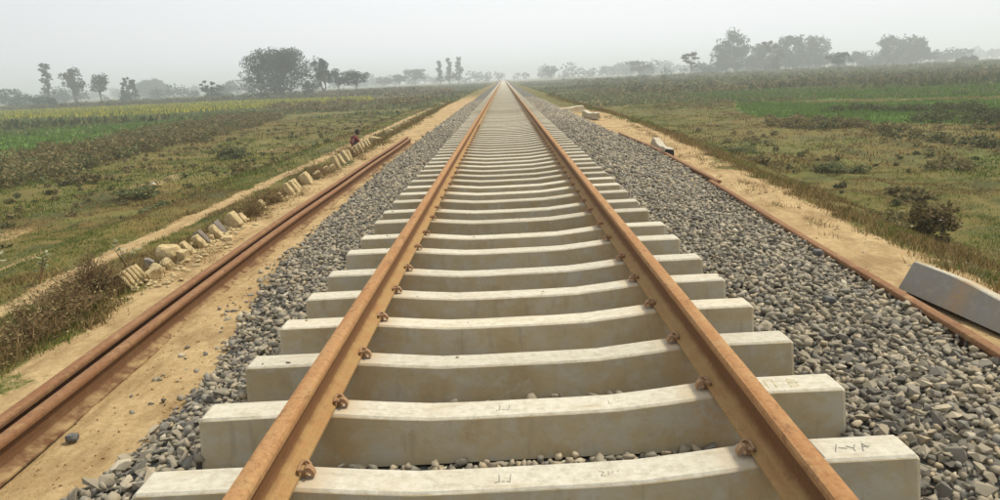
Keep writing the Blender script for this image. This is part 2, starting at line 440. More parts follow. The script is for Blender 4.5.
# ------------------------------------------------------------------ ballast
def B(x, y):
    l = ballL(y); r = ballR(y)
    z = np.full_like(x, -.238)
    z = np.where(x > 1.36, -.185 - .09*ss(1.8, 2.65, x), z)
    z = np.where(x > r-.02, z - (x-r+.02)*1.6, z)
    t = np.clip((x-l)/(-1.375-l), 0, 1)
    z = np.where(x < -1.375, -.43 + .245*t**.62, z)
    z = np.where(x < l, -.43-(l-x)*.8, z)
    out_ = (np.abs(x) > 1.42)
    far = ss(8, 22, y)
    z = z + out_*far*.08*ss(0, .4, np.minimum(x-l, r-x))
    z = z + .012*fbm(x*3, y*3, 41)*(np.abs(x) > 1.375)
    return z
bx = np.unique(np.concatenate([np.arange(-3.2, 3.5, .08), [-1.375, 1.375]]))
by = np.concatenate([np.arange(-2.2, 24, .12), np.geomspace(24, 700, 160)])
XX, YY = np.meshgrid(bx, by); ZZ = B(XX, YY) - .015
nx, ny = len(bx), len(by); idx = np.arange(nx*ny).reshape(ny, nx)
FQ = np.stack([idx[:-1, :-1], idx[:-1, 1:], idx[1:, 1:], idx[1:, :-1]], -1).reshape(-1, 4)
bed = mesh_np('ballast_bed', np.stack([XX, YY, ZZ], -1).reshape(-1, 3), FQ, M['bed'], smooth=True)
bed['kind'] = 'structure'

def hull_variant(seed):
    r = random.Random(seed)
    bm = bmesh.new()
    sx, sy, sz = r.uniform(.95, 1.4), r.uniform(.65, 1.0), r.uniform(.42, .75)
    for i in range(11):
        v = Vector((r.gauss(0, 1), r.gauss(0, 1), r.gauss(0, 1))).normalized()*r.uniform(.8, 1.08)
        bm.verts.new((v.x*sx, v.y*sy, v.z*sz))
    res = bmesh.ops.convex_hull(bm, input=bm.verts)
    dead = list({g for g in res['geom_interior'] + res['geom_unused'] if isinstance(g, bmesh.types.BMVert)})
    bmesh.ops.delete(bm, geom=dead, context='VERTS')
    bmesh.ops.triangulate(bm, faces=bm.faces)
    bm.verts.index_update()
    V = np.array([v.co[:] for v in bm.verts]); Fc = np.array([[v.index for v in f.verts] for f in bm.faces])
    bm.free(); return V, Fc
HV = [hull_variant(100+i) for i in range(18)]
def rot_mats(n, tilt=.9):
    az = RNG.uniform(0, 2*PI, n); a = RNG.normal(0, tilt*.5, n); b = RNG.normal(0, tilt*.5, n)
    ca, sa_ = np.cos(az), np.sin(az)
    Rz = np.zeros((n, 3, 3)); Rz[:, 0, 0] = ca; Rz[:, 0, 1] = -sa_; Rz[:, 1, 0] = sa_; Rz[:, 1, 1] = ca; Rz[:, 2, 2] = 1
    Rx = np.zeros((n, 3, 3)); Rx[:, 0, 0] = 1; Rx[:, 1, 1] = np.cos(a); Rx[:, 1, 2] = -np.sin(a); Rx[:, 2, 1] = np.sin(a); Rx[:, 2, 2] = np.cos(a)
    Ry = np.zeros((n, 3, 3)); Ry[:, 1, 1] = 1; Ry[:, 0, 0] = np.cos(b); Ry[:, 0, 2] = np.sin(b); Ry[:, 2, 0] = -np.sin(b); Ry[:, 2, 2] = np.cos(b)
    return Rx @ Ry @ Rz
def grid_pts(x0, x1, y0, y1, sp):
    gx, gy = np.meshgrid(np.arange(x0, x1, sp), np.arange(y0, y1, sp))
    gx = gx.ravel() + RNG.uniform(-.48, .48, gx.size)*sp; gy = gy.ravel() + RNG.uniform(-.48, .48, gy.size)*sp
    return gx, gy
SLY = [-.016, .573, 1.161, 1.764, 2.345, 2.937, 3.64, 4.236, 4.99, 5.577, 6.262]     # near top edge of each sleeper
while len(SLY) < 300: SLY.append(SLY[-1] + .61 + random.uniform(-.025, .025))
SLA = np.array([-.61]+SLY)
PSI = .023
def on_sleeper(x, y, m=0.0):
    yy = y - x*PSI
    i = np.clip(np.searchsorted(SLA, yy+.05)-1, 0, len(SLA)-1)
    d = yy - SLA[i]
    return (np.abs(x) < 1.375+m) & (d > -.045-m) & (d < .21+m)
def ballast_pts(y0, y1, sp, extra=0, sidespill=True):
    x, y = grid_pts(-2.95, 3.2, y0, y1, sp)
    l, r = ballL(y), ballR(y)
    e = .10*fbm(x*4, y*4, 51)
    p = np.clip((x-l+.06+e)/.22, 0, 1)
    keep = (RNG.uniform(0, 1, x.size) < p) & (x < r+.02) & ~on_sleeper(x, y)
    keep &= ~((np.abs(np.abs(x)-.874) < .12) & False)
    x, y = x[keep], y[keep]
    return x, y
LAY = []
def put(x, y, dz, rmin, rmax):
    n = len(x); z = np.maximum(B(x, y), G(x, y)) + dz
    LAY.append((x, y, z, RNG.uniform(rmin, rmax, n)*(1+.35*(RNG.uniform(0, 1, n) > .9))))
x, y = ballast_pts(-1.6, 9, .043); put(x, y, .0, .017, .034)
x, y = ballast_pts(-1.6, 9, .075); put(x, y, .022, .017, .040)
x, y = ballast_pts(9, 22, .058); put(x, y, .005, .026, .042)
x, y = ballast_pts(9, 22, .12); put(x, y, .03, .026, .045)
x, y = ballast_pts(22, 55, .095); put(x, y, .01, .04, .065)
# stones strewn over the dirt at both edges and a few on the sandy verge
x, y = grid_pts(-2.5, -1.6, -1.5, 20, .06); k = RNG.uniform(0, 1, x.size) < .5*np.exp(-np.maximum(ballL(y)-x, 0)*6)*(.5+fbm(x*3, y*2, 91))+.010
k &= x < ballL(y)+.05; put(x[k], y[k], .004, .014, .034)
x, y = grid_pts(2.6, 4.6, 0, 22, .12); k = RNG.uniform(0, 1, x.size) < .012; put(x[k], y[k], .004, .012, .03)
X = np.concatenate([l[0] for l in LAY]); Y = np.concatenate([l[1] for l in LAY]); Z = np.concatenate([l[2] for l in LAY]); Rr = np.concatenate([l[3] for l in LAY])
n = len(X); RM = rot_mats(n); var = RNG.integers(0, len(HV), n)
# the 300 stones that show largest are parts of the bed, one object each
d = np.sqrt((X-CAM[0])**2+(Y-CAM[1])**2+(Z-CAM[2])**2)
mi = R.transposed()
cv = np.stack([X-CAM[0], Y-CAM[1], Z-CAM[2]], 1) @ np.array(R)
u = cv[:, 0]/-cv[:, 2]*F_PX; v = -cv[:, 1]/-cv[:, 2]*F_PX
vis = (cv[:, 2] < 0) & (np.abs(u) < 498) & (np.abs(v) < 248) & ((np.abs(X) > 1.45)) & ~((X < -1.6) & (X < ballL(Y)))
score = np.where(vis, Rr/d, 0); order = np.argsort(-score)
single = order[:300]; rest = np.ones(n, bool); rest[single] = False
hm = []
for Vv, Ff in HV:
    me = bpy.data.meshes.new('stone'); me.from_pydata(Vv.tolist(), [], Ff.tolist()); me.materials.append(M['stone']); hm.append(me)
for i in single:
    o = bpy.data.objects.new('stone', hm[var[i]]); COL.objects.link(o); o.parent = bed
    o.matrix_local = Matrix.Translation((X[i], Y[i], Z[i])) @ Matrix(RM[i].tolist()).to_4x4() @ Matrix.Scale(float(Rr[i]), 4)
Vs = []; Fs = []; base = 0
for k in range(len(HV)):
    s = np.where(rest & (var == k))[0]
    Vv, Ff = HV[k]
    P = np.einsum('nij,vj->nvi', RM[s], Vv)*Rr[s][:, None, None] + np.stack([X[s], Y[s], Z[s]], 1)[:, None, :]
    Vs.append(P.reshape(-1, 3)); Fs.append((Ff[None] + (base+np.arange(len(s))*len(Vv))[:, None, None]).reshape(-1, 3)); base += len(s)*len(Vv)
o = mesh_np('ballast_gravel', np.concatenate(Vs), np.concatenate(Fs), M['stone']); o.parent = bed; o['kind'] = 'stuff'
print('stones', n)

xs_ = []
for q in range(20):
    k_ = random.randrange(2, 16); sx_ = random.choice((-1, 1)); x_ = sx_*random.uniform(1.02, 1.36); xs_.append((x_, SLY[k_]+.086+random.uniform(-.06, .06)+x_*PSI, 0))
for q in range(12):
    k_ = random.randrange(0, 14); x_ = random.uniform(-.7, .7); xs_.append((x_, SLY[k_]+.086+random.uniform(-.06, .06)+x_*PSI, -.05*(1-float(ss(.30, .98, abs(x_))))))
va = []; fa = []; b0_ = 0
for i, (a_, b_, c_) in enumerate(xs_):
    Vv, Ff = HV[i % len(HV)]; r_ = random.uniform(.004, .011); va.append(Vv*r_+np.array([a_, b_, c_+r_*.4])); fa.append(Ff+b0_); b0_ += len(Vv)
o = mesh_np('spilled_chips', np.concatenate(va), np.concatenate(fa), M['stone']); tag(o, 'small stone chips spilled on the sleeper tops', 'gravel', None, 'stuff')

# a few big stones one can single out
def rock(name, loc, r, seed, mat, label, cat, flat=.7, group=None, rz=0):
    bm = bmesh.new(); bmesh.ops.create_icosphere(bm, subdivisions=3, radius=1)
    sd_ = Vector((seed*3.1, seed*1.7, seed))
    for q in bm.verts:
        c = q.co.copy(); k = 1+.28*mnoise.noise(c*1.1+sd_)+.10*mnoise.noise(c*3+sd_)
        c = c*k; c.x = max(-.82, min(.85, c.x)); c.z = max(-.75, min(.7, c.z)); q.co = (c.x*r, c.y*r*.85, c.z*r*flat)
    o = from_bm(name, bm, mat); o.location = loc; o.rotation_euler = (0, .1, rz)
    return tag(o, label, cat, group)
DK = m_plain('dark_stone', (.12, .118, .112), .8, .3, 25)
rock('dark_stone', (-2.40, 1.29, -.415), .035, 3, DK, 'small dark grey stone alone on the bare dirt near the paired loose rails', 'stone')
rock('dark_stone', (2.56, 3.80, -.20), .05, 5, DK, 'largest dark slate stone sitting up in the right ballast below the sandy verge', 'stone')
rock('dark_stone', (2.06, 2.38, -.17), .048, 9, DK, 'bluish dark stone in the right ballast beside the fourth and fifth sleepers', 'stone')

# ------------------------------------------------------------------ sleepers
def sleeper_mesh(detail):
    st = [-1.375, -1.36, -1.1, -.98, -.8, -.6, -.4, -.2, 0, .2, .4, .6, .8, .98, 1.1, 1.36, 1.375] if detail else [-1.375, -.95, -.4, .4, .95, 1.375]
    V = []; Fc = []; att = []
    for x in st:
        a = abs(x); sag = -.05*(1-float(ss(.30, .98, a)))
        e = .010 if (detail and a > 1.37) else 0
        ch = .010 if detail else .004
        tw, bw = .082-e*.6, .125-e
        zt = sag - e
        j = (lambda s: random.uniform(-1, 1)*s) if detail else (lambda s: 0)
        prof = [(-bw, -.235, 0), (-tw-.004, zt-ch, .25), (-tw+ch*.8, zt, 1), (0, zt, 1), (tw-ch*.8, zt, 1), (tw+.004, zt-ch, .25), (bw, -.235, 0)]
        for (yy, zz, t_) in prof: V.append((x, yy+j(.0012), zz+j(.001))); att.append(t_)
    m = 7
    for i in range(len(st)-1):
        for k in range(m-1): Fc.append((i*m+k, (i+1)*m+k, (i+1)*m+k+1, i*m+k+1))
    Fc.append(tuple(range(m))); Fc.append(tuple((len(st)-1)*m+k for k in range(m))[::-1])
    me = bpy.data.meshes.new('concrete_sleeper'); me.from_pydata(V, [], Fc); me.update()
    bm = bmesh.new(); bm.from_mesh(me); bmesh.ops.recalc_face_normals(bm, faces=bm.faces); bm.to_mesh(me); bm.free()
    a = me.attributes.new('top', 'FLOAT', 'POINT'); a.data.foreach_set('value', np.array(att, np.float32))
    me.materials.append(M['conc'])
    return me
SM = [sleeper_mesh(True) for _ in range(5)]; SMF = sleeper_mesh(False)
def clip_mesh():
    """bent spring clip passing through an arched cast shoulder and bearing on the rail foot"""
    mb = MB()
    pth = [(.027, -.036, .015), (.027, .030, .015), (.020, .052, .024), (.0, .056, .034), (-.014, .038, .033), (-.016, .0, .026), (-.012, -.026, .028), (.002, -.040, .038), (.016, -.034, .044)]
    P = []
    for i in range(len(pth)-1):
        a = Vector(pth[max(i-1, 0)]); b_ = Vector(pth[i]); c = Vector(pth[i+1]); d_ = Vector(pth[min(i+2, len(pth)-1)])
        for q in range(3):
            t = q/3
            P.append(.5*((2*b_)+(-a+c)*t+(2*a-5*b_+4*c-d_)*t*t+(-a+3*b_-3*c+d_)*t**3))
    P.append(Vector(pth[-1]))
    mb.add(*tube(P, [.0085]*len(P), 6))
    me = bpy.data.meshes.new('clip'); me.from_pydata(mb.V, [], mb.F); me.update()
    for p in me.polygons: p.use_smooth = True
    me.materials.append(M['clip'])
    V = []; Fc = []; n = 10
    for i in range(n+1):
        an = PI*i/n
        for (r_, k) in ((.030, 1.45), (.0155, 1.5)):
            for yy_ in (-.019, .019): V.append((.028+r_*math.cos(an), yy_*(1 if r_ < .02 else .85), -.002+r_*k*math.sin(an)))
    for i in range(n):
        a = i*4; b_ = a+4
        Fc += [(a, a+1, b_+1, b_), (a+2, b_+2, b_+3, a+3), (a, b_, b_+2, a+2), (a+1, a+3, b_+3, b_+1)]
    Fc += [(0, 2, 3, 1), (n*4, n*4+1, n*4+3, n*4+2)]
    m2 = bpy.data.meshes.new('shoulder'); m2.from_pydata(V, [], Fc); m2.update()
    bm = bmesh.new(); bm.from_mesh(m2); bmesh.ops.recalc_face_normals(bm, faces=bm.faces); bm.to_mesh(m2); bm.free()
    m2.materials.append(M['clip'])
    return me, m2
CM, HM = clip_mesh()
ORD = 'second third fourth fifth sixth seventh eighth ninth tenth eleventh twelfth thirteenth fourteenth fifteenth sixteenth seventeenth eighteenth nineteenth twentieth'.split()
sleepers = []
for k, yk in enumerate(SLY):
    o = bpy.data.objects.new('concrete_sleeper', SM[k % 5] if k < 45 else SMF); COL.objects.link(o)
    o.location = (0 if k < 3 else random.uniform(-.012, .012), yk+.086, 0)
    o.rotation_euler = (0, 0, PSI + (0 if k < 3 else random.uniform(-.002, .002)))
    if k == 0: lab = 'nearest concrete sleeper, cut by the lower edge, letters scratched on its right end'
    elif k == 1: lab = 'second concrete sleeper from the camera, ochre marks on its right end'
    elif k < 20: lab = f'{ORD[k-1]} concrete sleeper from the camera, pale grey under both rusty rails'
    else: lab = 'pale concrete sleeper far along the track, beyond the first twenty from the camera'
    tag(o, lab, 'sleeper', 'concrete sleepers under the track')
    sleepers.append(o)
    if k < 34:
        for side in (-1, 1):
            for inn in (1, -1):
                if inn == -1 and k > 10: continue
                # inn=1: on the inside (towards the track axis)
                xx = side*(.874 - inn*.073); dirx = -side*inn
                h = bpy.data.objects.new('clip_shoulder', HM); COL.objects.link(h); h.parent = o
                h.matrix_local = Matrix.Translation((xx, 0, 0)) @ Matrix.Diagonal((dirx*.8, .85, .8, 1))
                c = bpy.data.objects.new('clip', CM); COL.objects.link(c); c.parent = o
                c.matrix_local = Matrix.Translation((xx, random.uniform(-.004, .004), 0)) @ Matrix.Diagonal((dirx*.8, .85, .8, 1)) @ Matrix.Rotation(random.uniform(-.08, .08), 4, 'Z')
# the track goes on beyond the 300 single sleepers
V = []; Fc = []
yy = SLY[-1]+.61
Vb = np.array([v.co[:] for v in SMF.vertices]); Fb = [tuple(p.vertices) for p in SMF.polygons]
mb = MB()
while yy < 560:
    mb.add(Vb+np.array([0, yy, 0]), Fb); yy += .61
o = mb.build('far_sleepers', M['conc']); a = o.data.attributes.new('top', 'FLOAT', 'POINT')
a.data.foreach_set('value', np.tile(np.array([q.value for q in SMF.attributes['top'].data], np.float32), len(mb.V)//len(Vb)))
tag(o, 'concrete sleepers merging into haze near the horizon', 'sleepers', 'concrete sleepers under the track', 'stuff')

# strokes pressed or painted into the sleeper tops (slightly proud threads of colour)
def strokes(name, parent, segs, org, sx, sy, w, mat, zoff=.0012):
    mb = MB()
    for (x1, y1, x2, y2) in segs:
        a = Vector((org[0]+x1*sx, org[1]+y1*sy)); b_ = Vector((org[0]+x2*sx, org[1]+y2*sy))
        t = (b_-a).normalized(); nn = Vector((-t.y, t.x))*w/2
        def zz(p): return -.05*(1-float(ss(.30, .98, abs(p.x))))+zoff
        q = [a+nn, a-nn, b_-nn, b_+nn]
        top = [(p.x, p.y, zz(p)) for p in q]; bot = [(p.x, p.y, zz(p)-.004) for p in q]
        mb.add(top+bot, [[0, 1, 2, 3], [4, 7, 6, 5], [0, 4, 5, 1], [1, 5, 6, 2], [2, 6, 7, 3], [3, 7, 4, 0]])
    return mb.build(name, mat, parent)
LJ = [(0, 1, 0, .1), (0, .1, -.5, 0), (.25, .1, .6, .1), (1.25, 1, 1.1, 0), (1.1, 0, .75, .1)]
ZHL = [(0, .9, .5, .8), (.5, .8, .1, .1), (.1, .1, .55, .1), (.95, .9, .85, .1), (.9, .5, 1.4, .5), (1.4, .9, 1.3, .1), (1.9, .9, 1.85, .1), (1.85, .1, 2.2, .12)]
HYA = [(0, 0, .5, 1), (.45, .55, 1.0, .4), (1.1, .75, 1.45, .35), (1.45, .35, 1.8, .9), (1.45, .35, 1.4, -.05), (1.95, -.1, 2.35, 1), (2.35, 1, 2.5, .35), (2.15, .5, 2.75, .6)]
strokes('stamped_letters', sleepers[0], HYA, (1.10, -.028), .05, .05, .0042, M['stamp'])
strokes('stamped_letters', sleepers[0], LJ, (-.10, -.035), .034, .055, .003, M['stamp'])
strokes('stamped_letters', sleepers[0], ZHL, (.26, -.03), .036, .04, .003, M['stamp'])
strokes('stamped_letters', sleepers[1], LJ, (-.10, -.03), .034, .05, .003, M['stamp'])
strokes('stamped_letters', sleepers[1], ZHL, (.30, -.025), .040, .045, .003, M['stamp'])
strokes('stamped_letters', sleepers[2], ZHL, (.31, -.025), .040, .045, .0025, M['stamp'])
strokes('score_line', sleepers[0], [(0, -1, 0, 1)], (1.045, 0), .01, .066, .004, M['stamp'])
strokes('paint_mark', sleepers[1], [(0, 0, .1, 1), (.1, 1, .7, 1), (.7, 1, .6, 0), (1.6, 0, 1.8, 1), (1.8, 1, 2.3, .8), (2.3, .8, 2.2, .1), (2.2, .1, 1.6, 0), (1.7, .5, 2.3, .5)], (1.06, -.045), .06, .085, .006, M['ochre'], .0008)

# ------------------------------------------------------------------ rails
RP = [(-.075, 0), (-.075, .011), (-.035, .022), (-.012, .036), (-.0085, .060), (-.0085, .118), (-.016, .130), (-.036, .139), (-.036, .158), (-.031, .168), (-.016, .1725),
      (0, .1735)]
RP = RP + [(-x_, z_) for x_, z_ in RP[-2::-1]]
def rail(name, pts, z0, mat, label, closed_y=None, lean=0.0, group=None, scale=1.0):
    m = len(RP); V = []; Fc = []
    for i, (x_, y_, z_) in enumerate(pts):
        a = Vector(pts[max(i-1, 0)]); b_ = Vector(pts[min(i+1, len(pts)-1)]); t = (b_-a).normalized()
        rt = Vector((t.y, -t.x, 0)).normalized()
        c, s_ = math.cos(lean), math.sin(lean)
        for (px, pz) in RP:
            px *= scale; pz *= scale
            qx, qz = px*c+pz*s_, -px*s_+pz*c
            V.append((x_+rt.x*qx, y_+rt.y*qx, z0+z_+qz))
    for i in range(len(pts)-1):
        for k in range(m):
            k2 = (k+1) % m; Fc.append((i*m+k, i*m+k2, (i+1)*m+k2, (i+1)*m+k))
    Fc.append(tuple(range(m))[::-1]); Fc.append(tuple((len(pts)-1)*m+k for k in range(m)))
    o = mesh_py(name, V, Fc, mat)
    return tag(o, label, 'rail', group)
yr = list(np.arange(-2.2, 30, .6)) + list(np.geomspace(30, 640, 60))
for sx, lab in ((-1, 'rusty running rail clipped on the sleepers, nearer the paired loose rails'), (1, 'rusty running rail clipped on the sleepers, nearer the lone upright-lit concrete block')):
    lab = {-1: 'rusty running rail of the track, the one on the left', 1: 'rusty running rail of the track, the one on the right'}[sx]
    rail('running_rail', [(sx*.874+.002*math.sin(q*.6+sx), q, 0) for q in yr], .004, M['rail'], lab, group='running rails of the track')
def smooth_pts(P, step=.5):
    ys_ = np.array([p[1] for p in P]); xs_ = np.array([p[0] for p in P]); q = np.arange(ys_[0], ys_[-1]+1e-6, (ys_[-1]-ys_[0])/max(2, round((ys_[-1]-ys_[0])/step)))
    xi = np.interp(q, ys_, xs_)
    k = np.ones(5)/5; xp = np.pad(xi, 2, mode='reflect', reflect_type='odd'); xi = np.convolve(xp, k, 'valid')
    return list(zip(xi, q))
P = smooth_pts([(-2.64, -2.0), (-2.68, .8), (-2.73, 1.9), (-2.81, 3.2), (-2.89, 6), (-2.97, 12), (-3.02, 20.8)])
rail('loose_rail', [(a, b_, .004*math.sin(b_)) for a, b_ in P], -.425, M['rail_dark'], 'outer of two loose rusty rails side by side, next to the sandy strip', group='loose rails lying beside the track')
P = smooth_pts([(-2.495, -2.0), (-2.535, .8), (-2.585, 1.9), (-2.66, 3.2), (-2.735, 6), (-2.80, 12), (-2.85, 20)])
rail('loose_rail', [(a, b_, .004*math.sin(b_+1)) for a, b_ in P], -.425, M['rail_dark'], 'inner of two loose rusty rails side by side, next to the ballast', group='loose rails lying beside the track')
P = smooth_pts([(2.43, -2.0), (2.60, 1.4), (2.72, 4.2), (2.90, 8.4)])
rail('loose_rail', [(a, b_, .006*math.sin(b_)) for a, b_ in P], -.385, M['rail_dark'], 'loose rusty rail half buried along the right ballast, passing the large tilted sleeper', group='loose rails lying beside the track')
P = smooth_pts([(2.99, 8.3), (3.12, 12.8), (3.06, 18.2)])
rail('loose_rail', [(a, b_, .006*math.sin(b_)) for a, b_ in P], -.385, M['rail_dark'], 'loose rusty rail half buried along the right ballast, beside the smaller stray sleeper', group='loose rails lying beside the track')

# stray sleepers on the right verge
def stray(loc, rz, rx, ry, label, mesh=None, dark=0, grey=False):
    o = bpy.data.objects.new('concrete_sleeper', mesh or SM[1]); COL.objects.link(o)
    o.matrix_world = Matrix.Translation(loc) @ Matrix.Rotation(rz, 4, 'Z') @ Matrix.Rotation(ry, 4, 'Y') @ Matrix.Rotation(rx, 4, 'X')
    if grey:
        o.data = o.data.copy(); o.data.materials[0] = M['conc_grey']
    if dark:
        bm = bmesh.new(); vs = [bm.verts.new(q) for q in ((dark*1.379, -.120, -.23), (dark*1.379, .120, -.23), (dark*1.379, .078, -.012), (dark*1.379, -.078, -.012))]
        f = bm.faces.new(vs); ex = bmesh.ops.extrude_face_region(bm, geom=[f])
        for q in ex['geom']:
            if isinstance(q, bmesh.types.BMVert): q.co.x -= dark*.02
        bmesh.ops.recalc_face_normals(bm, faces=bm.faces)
        from_bm('end_cover', bm, M['tar'], o)  # black plate added over the end, painting the shade on it
    return tag(o, label, 'sleeper', 'stray concrete sleepers on the verge')
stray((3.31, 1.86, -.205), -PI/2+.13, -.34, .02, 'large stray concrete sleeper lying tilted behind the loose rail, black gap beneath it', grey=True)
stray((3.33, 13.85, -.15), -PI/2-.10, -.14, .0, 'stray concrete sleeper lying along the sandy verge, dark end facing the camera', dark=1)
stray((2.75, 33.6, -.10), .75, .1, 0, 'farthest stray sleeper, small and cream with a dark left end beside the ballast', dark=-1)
stray((3.45, 28.6, -.12), -PI/2+.08, .1, 0, 'small cream stray sleeper lying on the verge, in front of the farthest one')

# ------------------------------------------------------------------ blades, tufts, crops
def blades(name, x, y, per, h0, h1, w, lean, spread, mat, zf=None, kind='stuff', parent=None, label=None, cat=None):
    n = len(x); X = np.repeat(x, per); Y = np.repeat(y, per)
    X = X + RNG.normal(0, spread, X.size); Y = Y + RNG.normal(0, spread, X.size)
    Z = G(X, Y) - .01
    H = RNG.uniform(h0, h1, X.size)*(.6+.4*np.repeat(RNG.uniform(0, 1, n), per)); a = RNG.uniform(0, 2*PI, X.size)
    L_ = RNG.uniform(.1, 1, X.size)*lean*H; wv = w*RNG.uniform(.6, 1.4, X.size)
    b_ = RNG.uniform(0, 2*PI, X.size)
    p0 = np.stack([X-np.cos(b_)*wv/2, Y-np.sin(b_)*wv/2, Z], 1); p1 = np.stack([X+np.cos(b_)*wv/2, Y+np.sin(b_)*wv/2, Z], 1)
    p2 = np.stack([X+np.cos(a)*L_, Y+np.sin(a)*L_, Z+H], 1)
    V = np.stack([p0, p1, p2], 1).reshape(-1, 3)
    o = mesh_np(name, V, np.arange(len(V)).reshape(-1, 3), mat, parent)
    if kind: o['kind'] = kind
    if label: o['label'] = label
    if cat: o['category'] = cat
    return o
def wedge(n, r0, r1, power=1.0):
    """points in the camera's view wedge, off the track bed"""
    r = (r0**(2*power) + RNG.uniform(0, 1, n)*(r1**(2*power)-r0**(2*power)))**(1/(2*power)) if power != 0 else r0*(r1/r0)**RNG.uniform(0, 1, n)
    a = RNG.uniform(-.66, .66, n)
    return CAM[0]+r*np.sin(a), CAM[1]+r*np.cos(a)
def veg_ok(x, y, thr=.55):
    s_, g_ = zone(x, y); off = (x < edgeL(y)+.05) | (x > edgeR(y)-.05)
    return off & (s_ < thr), g_
x, y = wedge(95000, 3.5, 24, .5); ok, g = veg_ok(x, y)
cl = fbm(x*1.6, y*1.2, 61) > RNG.uniform(-.9, .6, len(x))
k = ok & cl; kk = k & (fbm(x*.4, y*.4, 66) > .1)
blades('dry_grass', x[k & ~kk], y[k & ~kk], 6, .03, .11, .011, .9, .05, M['straw'], label='dry brown grass over the embankment foot', cat='grass')
blades('olive_grass', x[kk], y[kk], 6, .02, .08, .013, .9, .05, M['olive'], label='olive green grass patches beside the path', cat='grass')
x, y = wedge(62000, 22, 75, .5); ok, g = veg_ok(x, y); k = ok & (g < .5) & (fbm(x*.6, y*.45, 62) > RNG.uniform(-1.0, .7, len(x))); kk = k & (fbm(x*.15, y*.15, 67) > .0)
blades('dry_grass', x[k & ~kk], y[k & ~kk], 5, .05, .17, .035, .9, .14, M['straw'], label='dry brown grass of the middle fields', cat='grass')
blades('olive_grass', x[kk], y[kk], 5, .04, .15, .04, .9, .14, M['olive'], label='olive green grass of the middle fields', cat='grass')
x, y = wedge(60000, 70, 420, .5); k = (np.abs(x) > 6) & (inpoly(x, y, P_MUST) < .5) & (fbm(x*.04, y*.09, 71) > -.35)
blades('far_scrub', x[k], y[k], 4, .12, .45, .40, 1.0, .7, M['farmix'], label='low brown scrub over the far fields', cat='scrub')
x, y = wedge(26000, 90, 600, .5); k = (np.abs(x) > 9) & (fbm(x*.02, y*.05, 75) > .12) & (inpoly(x, y, P_MUST) < .5)
blades('far_hedges', x[k], y[k], 4, .3, 1.1, .7, .8, .9, M['scrub'], label='dark hedge clumps across the far fields', cat='scrub')
def poly_pts(poly, n):
    P = np.array(poly); x = RNG.uniform(P[:, 0].min(), P[:, 0].max(), n); y = RNG.uniform(P[:, 1].min(), P[:, 1].max(), n)
    k = inpoly(x, y, poly) > .5; return x[k], y[k]
x, y = poly_pts(P_MUST, 60000); blades('mustard_crop', x, y, 4, .4, .85, .20, .4, .4, M['mustard'], label='strip of yellow flowering mustard in the left fields', cat='crop')
x, y = poly_pts(P_GL, 40000); blades('green_crop', x, y, 5, .15, .4, .07, .5, .2, M['crop'], label='green crop strip between mustard and brown reeds', cat='crop')
x, y = poly_pts(P_GR, 26000); k = fbm(x*.25, y*.35, 77) > -.9; blades('green_crop', x[k], y[k], 6, .12, .34, .04, .5, .15, M['crop'], label='bright green crop strip in the right fields', cat='crop')
x, y = poly_pts(P_GR2, 22000); k = fbm(x*.12, y*.2, 78) > -.7; blades('green_crop', x[k], y[k], 5, .15, .4, .08, .5, .25, M['crop'], label='farther green crop beyond the dark scrub', cat='crop')
# ------------------------------------------------------------------ leafy things
def leaf_cloud(clumps, n, size, flat=.0, up=.0):
    """clumps: (x,y,z,rx,ry,rz,weight). returns V,F of small leaf quads"""
    C = np.array([c[:6] for c in clumps], float); w = np.array([c[6] for c in clumps]); w = w/w.sum()
    i = RNG.choice(len(C), n, p=w)
    d = RNG.normal(0, 1, (n, 3)); d /= np.linalg.norm(d, axis=1)[:, None]
    r = RNG.uniform(.25, 1.0, n)**.45
    lump = 1+.22*np.sin(d[:, 0]*5+i)*np.cos(d[:, 2]*4+i*2)
    P = C[i, :3] + d*C[i, 3:6]*(r*lump)[:, None]
    a = RNG.normal(0, 1, (n, 3)); a[:, 2] *= .6; a /= np.linalg.norm(a, axis=1)[:, None]
    b_ = np.cross(a, RNG.normal(0, 1, (n, 3))); b_ /= np.linalg.norm(b_, axis=1)[:, None]
    s = size*RNG.uniform(.5, 1.3, n)[:, None]
    V = np.stack([P-a*s, P+b_*s*.45, P+a*s, P-b_*s*.45], 1).reshape(-1, 3)
    return V, np.arange(4*n).reshape(-1, 4)
